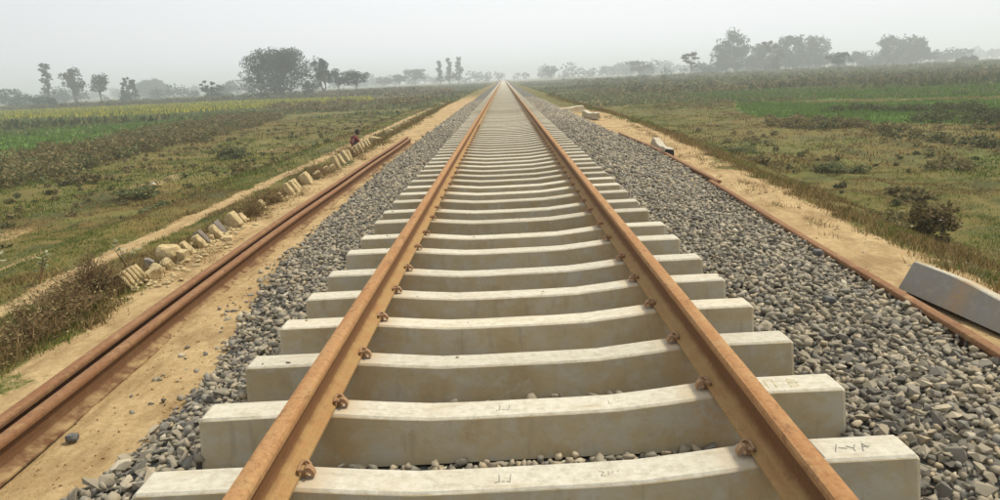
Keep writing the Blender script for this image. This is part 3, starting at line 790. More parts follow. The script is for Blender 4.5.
def tree(label, X, Y, h, kind, w, mat='leaf_dark', seed=1, group=None, n=None, leaf=None, cat='tree', name=None):
    rd = random.Random(seed)
    z0 = float(G(np.array(X), np.array(Y)))-.1
    names = {'dome': 'spreading_tree', 'tall': 'tall_tree', 'round': 'round_tree', 'sparse': 'bare_tree', 'column': 'columnar_tree', 'bush': 'bush'}
    t = empty(name or names[kind], (X, Y, z0))
    tag(t, label, cat, group)
    dist = math.hypot(X, Y); mpp = dist/751
    leaf = leaf or max(.05, mpp*1.05)
    cl = []; hw = w/2; limbs = []
    def sub(cx, cy, cz, r, ry=None): cl.append((cx, cy, cz, r, r, ry or r*.8, r*r))
    if kind == 'dome':
        for i in range(60):
            an = rd.uniform(0, 2*PI); q = rd.random()**.5; zz = rd.uniform(.14, .88)
            rr = hw*q*math.sqrt(max(.02, 1-((zz-.38)/.56)**2))
            sub(rr*math.cos(an)*.85, rr*math.sin(an)*.85, h*zz, hw*rd.uniform(.18, .33))
        for i in range(9): sub(rd.uniform(-.5, .5)*hw, rd.uniform(-.4, .4)*hw, h*rd.uniform(.88, .98), hw*rd.uniform(.05, .10), h*.06)
        th = .45
    elif kind == 'tall':
        m_ = rd.randint(24, 30)
        for i in range(m_):
            f = i/(m_-1); an = rd.uniform(0, 2*PI); zz = .42+.53*f
            rr = hw*rd.uniform(.15, .75)*(1-.5*f)
            sub(rr*math.cos(an), rr*math.sin(an), h*(zz-.12*(1-f)), hw*rd.uniform(.14, .38), h*rd.uniform(.02, .05))
        sub(0, 0, h*.93, hw*.5, h*.06); th = .9
    elif kind == 'round':
        for i in range(30):
            an = rd.uniform(0, 2*PI); q = rd.random()**.5; zz = rd.uniform(.42, .9)
            rr = hw*q*math.sqrt(max(.05, 1-((zz-.62)/.33)**2))
            sub(rr*math.cos(an), rr*math.sin(an), h*zz, hw*rd.uniform(.22, .40), h*rd.uniform(.06, .13))
        th = .6
    elif kind == 'sparse':
        for i in range(15):
            an = rd.uniform(0, 2*PI); zz = rd.uniform(.42, .97); rr = hw*rd.uniform(.15, .95)
            sub(rr*math.cos(an), rr*math.sin(an), h*zz, hw*rd.uniform(.12, .24), h*rd.uniform(.03, .06))
        th = .75
    elif kind == 'column':
        for i in range(34):
            f = i/33; an = rd.uniform(0, 2*PI); rr = hw*rd.uniform(.1, .75)*(1-.5*f)
            sub(rr*math.cos(an), rr*math.sin(an), h*(.2+.74*f), hw*rd.uniform(.2, .45)*(1-.3*f), h*rd.uniform(.02, .055))
        th = .85
    else:
        for i in range(14):
            an = rd.uniform(0, 2*PI); q = rd.random()**.5; zz = rd.uniform(.15, .75)
            sub(hw*q*math.cos(an)*.75, hw*q*math.sin(an)*.75, h*zz, hw*rd.uniform(.2, .38), h*rd.uniform(.12, .24))
        th = .35
    vol = sum(c[3]*c[5] for c in cl)
    n = n or int(min(16000, max(900, vol*6.5/(leaf*leaf)*({'sparse': .5, 'tall': .8}.get(kind, 1.0)))))
    V, Fc = leaf_cloud(cl, n, leaf)
    o = mesh_np('crown', V, Fc, M[mat], t)
    mb = MB(); r0 = max(.02*h, .02) if kind != 'bush' else .012*h+.004
    bend = rd.uniform(-.04, .04)*h
    tp = [(bend*math.sin(q*2), bend*.4*math.cos(q*2)-bend*.4, h*th*q/5-.15*(q == 0)) for q in range(6)]
    mb.add(*tube(tp, [r0*(1.35-.18*q) if q else r0*1.7 for q in range(6)], 6))
    for c in cl:
        if rd.random() < .75:
            f = min(4.6, max(1, rd.uniform(.45, .95)*5)); b0 = Vector(tp[int(f)]); e_ = Vector(c[:3])
            if e_.z < b0.z*.8: b0 = Vector(tp[max(1, int(f*.4))])
            mid = b0.lerp(e_, .5)+Vector((0, 0, .04*h*rd.uniform(-1, 1)))
            mb.add(*tube([b0, mid, e_], [r0*.5, r0*.32, r0*.12], 4, False))
            if kind == 'sparse':
                for _ in range(3):
                    e2 = e_+Vector((rd.uniform(-1, 1), rd.uniform(-1, 1), rd.uniform(-.2, .8)))*hw*.35
                    mb.add(*tube([mid.lerp(e_, .6), e2], [r0*.2, r0*.06], 3, False))
    mb.build('trunk', M['trunk'], t, True)
    return t
GT = 'trees standing in the fields'
TREES = [
 ('bushy tree at the far left edge, blue in the haze', -213.4, 327.6, 9.3, 'bush', 15, 'leaf_mid'),
 ('low bushy tree just right of the one at the far left edge', -186.0, 300, 6.0, 'bush', 15, 'leaf_mid'),
 ('tallest of the thin layered trees in the far left group', -196.0, 327.6, 18.2, 'tall', 7.5, 'leaf_brown'),
 ('thin tree between the tallest layered one and the top-heavy one', -192.7+5, 332.6, 15.6, 'tall', 5, 'leaf_brown'),
 ('top-heavy brown tree with a dense crown over a slim trunk, far left group', -179.0, 317.6, 16.0, 'round', 8, 'leaf_brown'),
 ('slim tree with one dark mid-height crown, right side of the far left group', -163.2, 307.6, 12.8, 'round', 7, 'leaf_dark'),
 ('faint slender tree close behind the slim dark-crowned one', -158, 325, 9.6, 'tall', 5, 'leaf_brown'),
 ('lonely thin tree with a small flat top left of the pale dome tree', -166.9, 337.6, 11.0, 'sparse', 6, 'leaf_mid'),
 ('small dark ball-shaped tree in front of the lonely thin one', -158.5, 318, 6.2, 'bush', 5, 'leaf_dark'),
 ('dark low bush in front of the far left trees', -158, 262, 4.0, 'bush', 9, 'leaf_dark'),
 ('large pale dome-shaped tree faint in the haze on the left', -283.9, 617.6, 14.4, 'dome', 28, 'leaf_mid'),
 ('small dark double-crowned tree left of the big dark spreading tree', -105.4, 277.6, 6.2, 'bush', 10, 'leaf_dark'),
 ('thin bare tree beside the small dark double-crowned tree', -110, 282, 7.4, 'sparse', 6, 'leaf_brown'),
 ('thin bare pole-like tree just left of the big dark spreading tree', -77.5, 243, 10.5, 'sparse', 3.5, 'leaf_brown'),
 ('biggest and darkest spreading tree, rounded crown reaching the ground, left fields', -69.3, 237.6, 15.2, 'dome', 27, 'leaf_dark'),
 ('upright dark tree just right of the big spreading tree', -59.3, 252.6, 12.0, 'round', 5.5, 'leaf_dark'),
 ('bare pale tree showing between the big spreading tree and the upright one', -62.5, 262, 12.5, 'sparse', 6, 'leaf_brown'),
 ('middle tree of the dark row right of the big spreading tree', -56.0, 259.6, 9.2, 'round', 8, 'leaf_dark'),
 ('last dark tree of the row right of the big spreading tree', -49.2, 255.6, 8.4, 'round', 8, 'leaf_dark'),
 ('low dark tree under the upright one beside the big spreading tree', -62, 246, 6.0, 'bush', 7, 'leaf_dark'),
 ('faint pale tree beyond the end of the left dark row', -92.4, 597.6, 9.5, 'round', 12, 'leaf_mid'),
 ('wide pale tree left of the three tall columnar trees', -64.1, 557.6, 13.0, 'round', 17, 'leaf_mid'),
 ('low pale tree left of the wide pale one near the columnar trees', -76, 560, 9.0, 'round', 11, 'leaf_mid'),
 ('leftmost and shortest of the three tall columnar trees', -42.8, 517.6, 16.9, 'column', 6.0, 'leaf_mid'),
 ('middle one of the three tall columnar trees', -36.7, 527.6, 18.9, 'column', 7.5, 'leaf_mid'),
 ('rightmost of the three tall columnar trees', -30.2, 522.6, 19.5, 'column', 8.0, 'leaf_mid'),
 ('pale small tree just right of where the rails vanish', 38.4, 617.6, 11.5, 'round', 11, 'leaf_mid'),
 ('broad pale tree alone midway along the right haze line', 84.5, 477.6, 10.6, 'round', 14, 'leaf_mid'),
 ('gnarled bare-branched tree with ragged tufts standing alone right of centre', 77.8, 317.6, 10.0, 'sparse', 12, 'leaf_brown'),
 ('low bush tree at the left foot of the tallest right tree', 113.5, 417.6, 7.2, 'bush', 14, 'leaf_mid'),
 ('tallest of the right trees, with a peaked bluish crown', 128.9, 427.6, 24, 'dome', 19, 'leaf_mid'),
 ('shoulder tree with a rounded crown, left part of the tallest right tree', 121.0, 426, 19.0, 'dome', 14, 'leaf_mid'),
 ('lower tree between the tallest right tree and the open flat-topped one', 146.4, 437.6, 15.5, 'dome', 18, 'leaf_mid'),
 ('open flat-topped tree with bare limbs above the right tree mass', 132.5, 377.6, 15.2, 'sparse', 12, 'leaf_brown'),
 ('reddish brown low tree in front of the right tree mass', 126, 360, 7.5, 'bush', 8, 'leaf_brown'),
 ('wide blue-green tree in the middle of the right tree mass', 163.2, 437.6, 19.5, 'dome', 24, 'leaf_mid'),
 ('square-shouldered tree at the right end of the right tree mass', 179.2, 442.6, 19.5, 'dome', 18, 'leaf_mid'),
 ('short tree filling the right foot of the right tree mass', 190, 440, 8.5, 'bush', 14, 'leaf_mid'),
 ('small dark umbrella-shaped tree on a single trunk, right fields', 130.0, 297.6, 7.2, 'round', 8.5, 'leaf_dark'),
 ('faint pale tree behind the small umbrella-shaped tree', 205.5, 447.6, 9.4, 'round', 10, 'leaf_mid'),
 ('low pale bushy tree left of the paired right trees', 211, 450, 6.4, 'bush', 12, 'leaf_mid'),
 ('left one of the paired rounded trees far right', 218.0, 437.6, 17, 'dome', 15, 'leaf_mid'),
 ('right and wider one of the paired rounded trees far right', 233.5, 442.6, 16.5, 'dome', 21, 'leaf_mid'),
 ('small pale tree at the right foot of the paired rounded trees', 248, 450, 7, 'round', 9, 'leaf_mid'),
 ('thin open pale tree near the right edge of the view', 331.7, 557.6, 9.0, 'sparse', 15, 'leaf_mid'),
 ('low dark bush near the right edge, under the thin open pale tree', 212, 352, 4.0, 'bush', 9, 'leaf_dark'),
]
for i, (lab, X_, Y_, h_, kd, w_, mt) in enumerate(TREES):
    tree(lab, X_, Y_, h_, kd, w_, mt, seed=500+i*7, group=GT)
# far wood lines: one mass each
def treeline(label, x0, x1, ya, yb, n, h0, h1, lf, seed):
    rd = random.Random(seed); cl = []
    for i in range(n):
        x_ = rd.uniform(x0, x1); y_ = rd.uniform(ya, yb); h_ = rd.uniform(h0, h1)*(1+.5*(rd.random() > .85))
        z_ = -1.6; w_ = h_*rd.uniform(.4, .8)
        for q in range(3): cl.append((x_+rd.uniform(-.5, .5)*w_, y_, z_+h_*rd.uniform(.25, .75), w_*.7, w_*.5, h_*.32, w_*h_))
    V, Fc = leaf_cloud(cl, n*75, lf)
    o = mesh_np('distant_treeline', V, Fc, M['leaf_mid']); tag(o, label, 'treeline', None, 'stuff')
treeline('hazy distant wood line across the left horizon', -900, -60, 900, 1100, 210, 7, 12, 1.9, 1)
treeline('hazy distant wood line across the right horizon', 60, 1100, 820, 1050, 240, 6, 11, 1.9, 2)
treeline('low hazy thickets behind the far left trees', -420, -150, 420, 520, 80, 5, 8, 1.0, 3)
treeline('low hazy thickets behind the right tree mass', 90, 330, 480, 560, 90, 5, 8, 1.0, 4)
treeline('palest wood line near the vanishing point', -160, 170, 700, 900, 46, 6, 11, 1.5, 5)


# reed band left, scrub banks right: masses of leafy clumps and stalks
P_REED = [(-16.4, 21.6), (-17.0, 26.2), (-18.0, 35.9), (-20.2, 57.5), (-23, 78), (-27.6, 79.9), (-27.2, 60), (-25.0, 45), (-23.3, 33), (-22, 22)]
def scrub_mass(name, label, poly, n, h0, h1, per, leaf, mat, seed, cat='scrub', thr=-.2, stalk=0):
    x, y = poly_pts(poly, n*3); k = fbm(x*.35, y*.3, seed) > thr; x, y = x[k][:n], y[k][:n]
    z = G(x, y); cl = []
    for a_, b_, c_ in zip(x, y, z):
        h_ = random.uniform(h0, h1); cl.append((a_, b_, c_+h_*.42, h_*random.uniform(.5, 1.0), h_*random.uniform(.5, 1.0), h_*.5, h_*h_))
    V, Fc = leaf_cloud(cl, len(cl)*per, leaf)
    o = mesh_np(name, V, Fc, M[mat]); tag(o, label, cat, None, 'stuff')
scrub_mass('brown_reeds', 'brown reed and weed band running beside the left green crop', P_REED, 900, .35, .95, 60, .085, 'reed', 81, 'reeds')
scrub_mass('green_weeds', 'green weeds growing inside the brown reed band', P_REED, 620, .3, .8, 55, .085, 'farmix', 83, 'weeds', .0)
scrub_mass('dark_shrubs', 'dark low shrubs scattered along the brown reed band', P_REED, 220, .4, 1.0, 60, .08, 'scrub', 84, 'scrub', .1)
x, y = poly_pts(P_REED, 9000); k = fbm(x*.3, y*.3, 81) > -.2; blades('reed_stalks', x[k], y[k], 5, .2, .7, .03, .7, .2, M['reed'], label='thin brown stalks in the reed band', cat='reeds')
for q, (poly, n_, h_, lab, mt) in enumerate((
   ([(13.2, 29), (15, 22), (26, 18), (40, 22), (26, 24), (18, 29), (15, 38)], 400, .5, 'dark scrub bank in front of the right green crop', 'scrub'),
   ([(12.5, 36), (14, 31), (18, 27), (24, 24), (18, 30), (14.5, 40)], 200, .5, 'brown weeds mixed into the right scrub bank', 'reed'),
   ([(19, 45), (19.8, 42.7), (24.6, 39), (28, 40), (24, 43.5)], 90, .55, 'dark hedge row crossing the right green crop', 'scrub'),
   ([(19, 34.5), (20.8, 31.5), (23.5, 30.5), (24, 33), (21, 36)], 70, .75, 'dark shrubs standing in the near part of the right green crop', 'scrub'),
   ([(9, 60), (14, 55), (24, 56), (30, 60), (14, 68)], 120, .35, 'brown scrub row behind the right green crop', 'reed'),
   ([(6.5, 22), (8, 20), (16, 17), (30, 12), (40, 16), (22, 22), (9, 34)], 130, .22, 'low brown weeds dotted over the right rough grass', 'reed'),
   ([(6.5, 14), (9, 10), (20, 8), (30, 12), (16, 18), (8, 26)], 70, .16, 'low dark weeds dotted over the right rough grass', 'scrub'),
   ([(-8, 12), (-12, 14), (-16, 21), (-19, 50), (-10, 60), (-7.5, 24)], 130, .18, 'low dark weeds dotted over the left rough grass', 'scrub'),
   ([(-8, 10), (-13, 13), (-17, 21), (-20, 56), (-9, 70), (-7.2, 24)], 200, .2, 'low brown weeds dotted over the left rough grass', 'reed'))):
    scrub_mass('dark_scrub' if mt == 'scrub' else 'brown_scrub', lab, poly, n_, h_*.35, h_, 60 if h_ > .4 else 45, .075 if h_ > .4 else .05, mt, 130+q, 'scrub', -.3)
# broken hedges and thicket lines farther out
for q, (sx_, y0_, y1_, n_, h_, mt) in enumerate(((-1, 85, 130, 240, 1.0, 'reed'), (-1, 195, 300, 700, 1.9, 'scrub'), (-1, 160, 330, 500, 1.5, 'reed'),
                                            (1, 92, 130, 380, .8, 'reed'), (1, 98, 180, 480, 1.0, 'scrub'), (1, 120, 300, 800, 1.5, 'farmix'), (1, 200, 380, 800, 2.0, 'scrub'))):
    poly = [(sx_*.10*y0_+sx_*5, y0_), (sx_*.95*y0_, y0_+(.12*y0_ if sx_ > 0 else 0)), (sx_*.85*y1_, y1_), (sx_*.06*y1_+sx_*5, y1_)]
    if sx_ < 0 and y0_ < 190: poly = [(-24, y0_), (-.33*y1_, y1_), (-.08*y1_, y1_), (-10, y0_)]
    scrub_mass('field_thicket', ['brown', 'dark', 'tawny', 'russet', 'dusky', 'mixed green', 'shadowy'][q]+' thickets broken across the far '+('left' if sx_ < 0 else 'right')+' fields', poly, n_, h_*.4, h_, 26, .22 if y0_ < 100 else .42, mt, 150+q, 'thicket', -.1)

# mid-ground bushes
BUSH = [('brown-green bush at the right embankment foot, near the white litter', 6.0, 8.3, .8, .95, 'dryreed'),
        ('brown mound of scrub on the right verge edge of the sand', 4.75, 7.0, .22, .9, 'reed'),
        ('low bush on the right slope beyond the sand, left of the brown-green bush', 8.6, 13.5, .35, 1.2, 'reed'),
        ('flat low bush in the middle of the right grass', 9.1, 18.1, .5, 1.5, 'farmix'),
        ('second flat low bush in the right grass, nearer the frame edge', 11.8, 17.7, .5, 1.6, 'reed'),
        ('round low bush on the left grass above the pale litter', -10.8, 19.2, .4, 1.6, 'farmix'),
        ('low bush among the left grass below the reed band', -14.3, 22.6, .5, 1.4, 'reed'),
        ('small low bush beside the footpath on the left', -8.9, 16.5, .32, 1.3, 'farmix'),
        ('low bush cluster halfway along the left grass towards the man', -8.4, 22.6, .5, 1.9, 'reed'),
        ('faint bush in the left grass nearest the reed band end', -12.0, 30.0, .6, 2.0, 'farmix'),
        ('low bush beyond the smaller stray sleeper on the right slope', 6.3, 17.2, .35, 1.1, 'reed'),
        ('low bush right of the stray sleeper, out in the grass', 8.3, 24.6, .5, 1.8, 'farmix')]
for i, (lab, x_, y_, h_, w_, mt) in enumerate(BUSH):
    tree(lab, x_, y_, h_, 'bush', w_, mt, seed=900+i, group='bushes in the rough grass', n=1300 if h_ < .6 else 2600, leaf=.035 if y_ < 10 else .06, cat='bush')

# dry shrubs, stalk plants by the left verge
def dry_shrub(label, X_, Y_, h, w, mats, seed, ntw=130, nl=900):
    rd = random.Random(seed)
    t = empty('dry_shrub', (X_, Y_, float(G(np.array(X_), np.array(Y_)))-.01)); tag(t, label, 'shrub', 'dry shrubs along the left verge')
    mb = MB(); ends = []
    for i in range(ntw):
        an = rd.uniform(0, 2*PI); q = rd.random(); p0 = Vector((rd.gauss(0, .12)*w, rd.gauss(0, .12)*w, 0))
        p2 = Vector((math.cos(an)*w*.5*q, math.sin(an)*w*.5*q, h*rd.uniform(.35, 1)*(1-.35*q)))
        p1 = p0.lerp(p2, .55)+Vector((rd.uniform(-1, 1), rd.uniform(-1, 1), rd.uniform(0, 1)))*.09*w
        mb.add(*tube([p0, p1, p2], [.0035, .0026, .0012], 3, False)); ends.append(p2); ends.append(p1)
        for _ in range(2):
            p3 = p1.lerp(p2, rd.random())+Vector((rd.uniform(-1, 1), rd.uniform(-1, 1), rd.uniform(-.5, 1)))*.13*w
            mb.add(*tube([p1.lerp(p2, .4), p3], [.002, .001], 3, False)); ends.append(p3)
    mb.build('stem', M[mats[0]], t)
    cl = [(e_.x, e_.y, max(.01, e_.z), .05*w+.02, .05*w+.02, .035, 1) for e_ in ends]
    V, Fc = leaf_cloud(cl, int(nl*.7), .014); mesh_np('foliage', V, Fc, M[mats[1]], t)
    return t
dry_shrub('dry olive shrub at the left edge, lowest and nearest of the verge shrubs', -3.80, 2.55, .34, .85, ('twig', 'dryleaf'), 1, 120, 1500)
dry_shrub('straggly shrub of pale dead grass and twigs just above the nearest verge shrub', -3.72, 3.05, .36, .80, ('twig', 'dryleaf'), 2, 120, 1300)
dry_shrub('olive and straw shrub in the middle of the verge shrubs', -3.78, 3.6, .40, .80, ('twig', 'dryleaf'), 3, 130, 1300)
dry_shrub('bushy shrub with reddish brown twigs beside the stacked thin slabs', -3.86, 4.25, .52, .72, ('twig', 'reed'), 4, 220, 1000)
dry_shrub('small shrub leaning behind the reddish brown one, on the path side', -4.35, 4.7, .40, .7, ('twig', 'dryleaf'), 5, 90, 500)
dry_shrub('tufty shrub growing in the gap after the square pale block', -3.72, 8.3, .30, .75, ('twig', 'dryleaf'), 6, 90, 900)
dry_shrub('low tufty shrub between the square pale block and the leaning white blocks', -3.80, 9.3, .28, .9, ('twig', 'dryleaf'), 7, 90, 900)
dry_shrub('long low brush just past the leaning white blocks', -3.9, 12.6, .3, 1.4, ('twig', 'dryleaf'), 8, 110, 900)
dry_shrub('brush at the verge in front of the squatting person', -4.0, 16.6, .3, 1.6, ('twig', 'dryleaf'), 9, 110, 900)
# brush along the verge edge, uncountable
x = []; y = []
for q in range(5200):
    yy_ = random.uniform(1.8, 60)**1.0; x.append(float(edgeL(yy_))-.18-abs(random.gauss(0, .22))); y.append(yy_)
blades('verge_grass', np.array(x), np.array(y), 9, .05, .22, .009, .9, .07, M['straw'], label='dry grass fringe along the left edge of the sand', cat='grass')
x = []; y = []
for q in range(2600):
    yy_ = random.uniform(2, 60); x.append(float(edgeR(yy_))+.25+abs(random.gauss(0, .3))); y.append(yy_)
blades('verge_grass', np.array(x), np.array(y), 8, .04, .18, .009, .9, .08, M['straw'], label='dry grass fringe along the right edge of the sand', cat='grass')

def stalk_plant(label, X_, Y_, h, nst, seed):
    rd = random.Random(seed); t = empty('leafy_stalk_plant', (X_, Y_, float(G(np.array(X_), np.array(Y_)))-.01)); tag(t, label, 'plant', 'leafy stalk plants by the footpath')
    mb = MB(); leaves = []
    for s_ in range(nst):
        an = rd.uniform(0, 2*PI); tip = Vector((math.cos(an)*h*.5*rd.uniform(.3, 1), math.sin(an)*h*.3, h*rd.uniform(.7, 1)))
        P = [Vector((0, 0, 0)).lerp(tip, q/4)+Vector((0, 0, .05*h*math.sin(q/4*PI))) for q in range(5)]
        mb.add(*tube(P, [.008, .007, .006, .005, .003], 5))
        for q in range(5):
            b0 = P[2].lerp(P[4], q/4); a2 = rd.uniform(0, 2*PI); dd = Vector((math.cos(a2), math.sin(a2), rd.uniform(-.1, .6))).normalized(); leaves.append((b0, dd))
    mb.build('stem', M['twig'], t, True)
    for b0, dd in leaves:
        ln = rd.uniform(.07, .12); sd_ = dd.cross(Vector((0, 0, 1))).normalized()*ln*.28; nn = dd.cross(sd_).normalized()*ln*.08
        V = [b0, b0+dd*ln*.3+sd_*.8+nn, b0+dd*ln*.65+sd_+nn, b0+dd*ln, b0+dd*ln*.65-sd_+nn, b0+dd*ln*.3-sd_*.8+nn, b0+dd*ln*.5]
        mesh_py('leaf', V, [(0, 1, 6), (1, 2, 6), (2, 3, 6), (3, 4, 6), (4, 5, 6), (5, 0, 6)], M['paleleaf'], t)
stalk_plant('stalky plant with pale broad leaves at the left, beyond the footpath', -6.15, 7.0, .42, 4, 1)
stalk_plant('pale-leaved stalk plant beside the footpath above the reddish shrub', -5.3, 7.6, .36, 3, 2)
stalk_plant('small pale-leaved stalk plant at the left frame edge beyond the footpath', -7.6, 8.3, .40, 3, 3)

# ------------------------------------------------------------------ blocks and boulders along the left verge
def block(name, loc, size, rot, mat, label, cat='block', seed=0, group='pale blocks along the left verge'):
    rd = random.Random(seed); bm = bmesh.new()
    bmesh.ops.create_cube(bm, size=1, matrix=Matrix.Diagonal((*size, 1)))
    bmesh.ops.subdivide_edges(bm, edges=list(bm.edges), cuts=2, use_grid_fill=True)
    ms = min(size)
    for q in bm.verts:
        c = q.co; nz = Vector((mnoise.noise(c*14+Vector((seed, 0, 0))), mnoise.noise(c*14+Vector((0, seed, 5))), mnoise.noise(c*14+Vector((3, 0, seed)))))
        k = sum(abs(abs(c[i])-size[i]/2) < 1e-4 for i in range(3))
        q.co = c*(1-.05*(k >= 2)-.05*(k == 3)) + nz*ms*.16
    o = from_bm(name, bm, mat); o.location = (loc[0], loc[1], float(G(np.array(loc[0]), np.array(loc[1])))+loc[2]); o.rotation_euler = rot
    return tag(o, label, cat, group)
BL, GB = M['block'], M['greyblock']  # GB paints the shaded left faces of the pale blocks as separate grey pieces
block('stone_block', (-3.66, 7.35, .08), (.19, .09, .22), (.25, -.55, -.5), BL, 'square pale block at the far end of the near stone row', seed=1)
block('stone_block', (-3.73, 6.95, .07), (.17, .10, .2), (.3, -.55, -.5), GB, 'grey shadowed block leaning against the square pale block', seed=2)
block('stone_block', (-3.63, 6.66, .07), (.09, .07, .22), (.35, -.55, -.4), BL, 'narrow pale block leaning, next to the grey shadowed block', seed=3)
block('stone_block', (-3.72, 6.40, .07), (.14, .06, .19), (.35, -.55, -.4), GB, 'dull grey block between two narrow pale blocks', seed=4)
block('stone_block', (-3.66, 6.20, .06), (.09, .07, .19), (.35, -.55, -.4), BL, 'middle narrow pale block of the near stone row', seed=5)
block('stone_block', (-3.68, 5.90, .06), (.09, .07, .2), (.35, -.55, -.4), BL, 'narrow pale block touching the rounded boulder', seed=6)
rock('boulder', (-3.76, 5.62, -.36), .15, 4, M['boulder'], 'rounded tan boulder, biggest stone of the near row', 'boulder', .85, 'pale blocks along the left verge')
block('stone_block', (-3.45, 6.55, .02), (.10, .14, .05), (0, .1, .3), BL, 'small flat white stone lying on the sand before the row', seed=7)
block('stone_block', (-3.58, 5.55, .05), (.11, .09, .14), (.2, .1, -.4), BL, 'tan broken block at the right foot of the boulder', seed=8)
block('stone_block', (-3.62, 5.25, .04), (.12, .10, .11), (.4, .1, -.7), BL, 'flat broken block below the boulder, towards the camera', seed=9)
block('stone_block', (-3.80, 5.20, .07), (.10, .08, .16), (.1, .3, .2), GB, 'dark grey chunk left of the boulder', seed=10)
block('stone_block', (-3.60, 4.98, .04), (.15, .08, .13), (.5, .15, -.6), BL, 'wedge-shaped pale block nearest the stacked thin slabs', seed=11)
for q in range(5):
    nm = ['first', 'second', 'third', 'fourth', 'fifth'][q]
    block('stone_slab', (-3.68-.012*q, 4.42+.10*q, .075), (.14, .035, .20), (.35, -.45, -.45), BL, f'thin pale slab, {nm} of the five stacked leaning ones from the reddish shrub', 'slab', seed=20+q)
far = [(-3.72, 10.2), (-3.72, 10.5), (-3.76, 10.8), (-3.80, 11.6), (-3.82, 11.85)]
fl = ['nearest of the three white blocks leaning together halfway to the person', 'middle of the three white blocks leaning together halfway to the person',
      'farthest of the three white blocks leaning together halfway to the person', 'broad white block alone beyond the three leaning white blocks', 'small grey white block behind the broad white one']
for q, (x_, y_) in enumerate(far):
    block('stone_block', (x_, y_, .09), (.10 if q != 3 else .17, .08, .26), (.2, -.5, -.3), BL, fl[q], seed=40+q)
for q in range(10):
    y_ = 14.4+q*.62+random.uniform(-.1, .1); block('stone_block', (-3.82-.045*q*.7, y_, .11), (.12, .10, random.uniform(.24, .36)), (.2, random.uniform(-.5, -.25), -.3), BL,
        'pale block standing in the close row just before the squatting person', seed=60+q, group='pale blocks standing before the person')
for q, (x_, y_) in enumerate([(-4.3, 22.6), (-4.4, 23.4), (-4.5, 27.4), (-4.6, 30.5), (-4.7, 34)]):
    block('stone_block', (x_, y_, .06), (.35, .3, .22), (0, .2, .3*q), BL, ['pale chunk first past the squatting person', 'smaller pale chunk second past the squatting person', 'pale chunk third past the person, on the verge', 'pale chunk fourth past the person, on the verge', 'farthest pale chunk on the left verge'][q], seed=80+q)
# more of the stone row, small ones among the brush
for q in range(16):
    y_ = 4.75+q*.17+random.uniform(-.05, .05); w_ = random.uniform(.06, .11)
    block('broken_piece', (-3.60-.02*q*.2-random.uniform(0, .16), y_, .02), (w_, w_*.8, w_*.7), (random.uniform(-.5, .5), random.uniform(-.5, .5), random.uniform(0, 3)), BL if q % 3 else M['boulder'],
        'small broken piece wedged at the foot of the near stone row', 'stone', seed=200+q, group='small broken pieces at the foot of the stone row')
for q, (x_, y_, w_, lab_) in enumerate([(-3.70, 7.75, .12, 'small pale block just past the square pale block'), (-3.74, 8.75, .14, 'pale block half hidden in the brush after the square pale one'),
      (-3.70, 9.55, .12, 'pale block just before the three leaning white ones'), (-3.78, 12.5, .16, 'pale block on its own past the broad white one'), (-3.8, 13.3, .15, 'pale block where the close row before the person begins'),
      (-3.80, 13.9, .12, 'smaller pale block at the near end of the close row'), (-3.55, 4.75, .10, 'pale lump on the sand between the thin slabs and the wedge block'), (-3.92, 5.9, .12, 'pale lump on the path side of the rounded boulder')]):
    block('stone_block', (x_, y_, .05), (w_, w_*.7, w_*1.3), (.25, -.5, -.4+.2*q), BL, lab_, seed=100+q)
cx_ = []; cy_ = []
for q in range(5200):
    yy_ = random.uniform(.2, 22)
    if q % 5 < 3: xx_ = random.uniform(float(edgeL(yy_)), -1.9)
    else: xx_ = random.uniform(float(railR(yy_))+.1, float(edgeR(yy_))+.5)
    cx_.append(xx_); cy_.append(yy_)
cx_ = np.array(cx_); cy_ = np.array(cy_); k_ = fbm(cx_*1.5, cy_*.8, 95) > -.2; cx_, cy_ = cx_[k_], cy_[k_]; cz_ = G(cx_, cy_)
va = []; fa = []; b0_ = 0; rm_ = rot_mats(len(cx_))
for i in range(len(cx_)):
    Vv, Ff = HV[i % len(HV)]; r_ = random.uniform(.004, .013)*(2.0 if random.random() > .95 else 1)
    va.append((Vv @ rm_[i].T)*r_+np.array([cx_[i], cy_[i], cz_[i]+r_*.1])); fa.append(Ff+b0_); b0_ += len(Vv)
o = mesh_np('earth_clods', np.concatenate(va), np.concatenate(fa), m_plain('clod', (.36, .225, .10), .95, .35, 40)); tag(o, 'small dry clods scattered over the sandy verges', 'clods', None, 'stuff')
# small rubble
x = []; y = []
LAY2 = []
for q in range(420):
    yy_ = random.choice([random.uniform(4.3, 7.6), random.uniform(4, 30)]); xx_ = float(edgeL(yy_))+random.gauss(-.02, .13); LAY2.append((xx_, yy_))
A = np.array(LAY2); mbv = []; mbf = []; base = 0
for i, (a_, c_) in enumerate(A):
    Vv, Ff = HV[i % len(HV)]; r_ = random.uniform(.012, .045); zz_ = float(G(np.array(a_), np.array(c_)))
    mbv.append(Vv*r_+np.array([a_, c_, zz_+r_*.2])); mbf.append(Ff+base); base += len(Vv)
o = mesh_np('verge_rubble', np.concatenate(mbv), np.concatenate(mbf), M['block']); tag(o, 'small pale rubble strewn along the left verge', 'rubble', None, 'stuff')

x = []; y = []
for q in range(1500):
    yy_ = random.uniform(2, 40); sd2 = random.choice((-1, 1))
    x.append(float(edgeL(yy_))+abs(random.gauss(0, .16)) if sd2 < 0 else float(edgeR(yy_))-abs(random.gauss(0, .22))); y.append(yy_)
x = np.array(x); y = np.array(y); k = fbm(x*1.5, y*.7, 97) > .1
blades('edge_tufts', x[k], y[k], 10, .03, .10, .008, 1.2, .035, M['straw'], label='sparse dry tufts creeping onto both sandy strips', cat='grass')
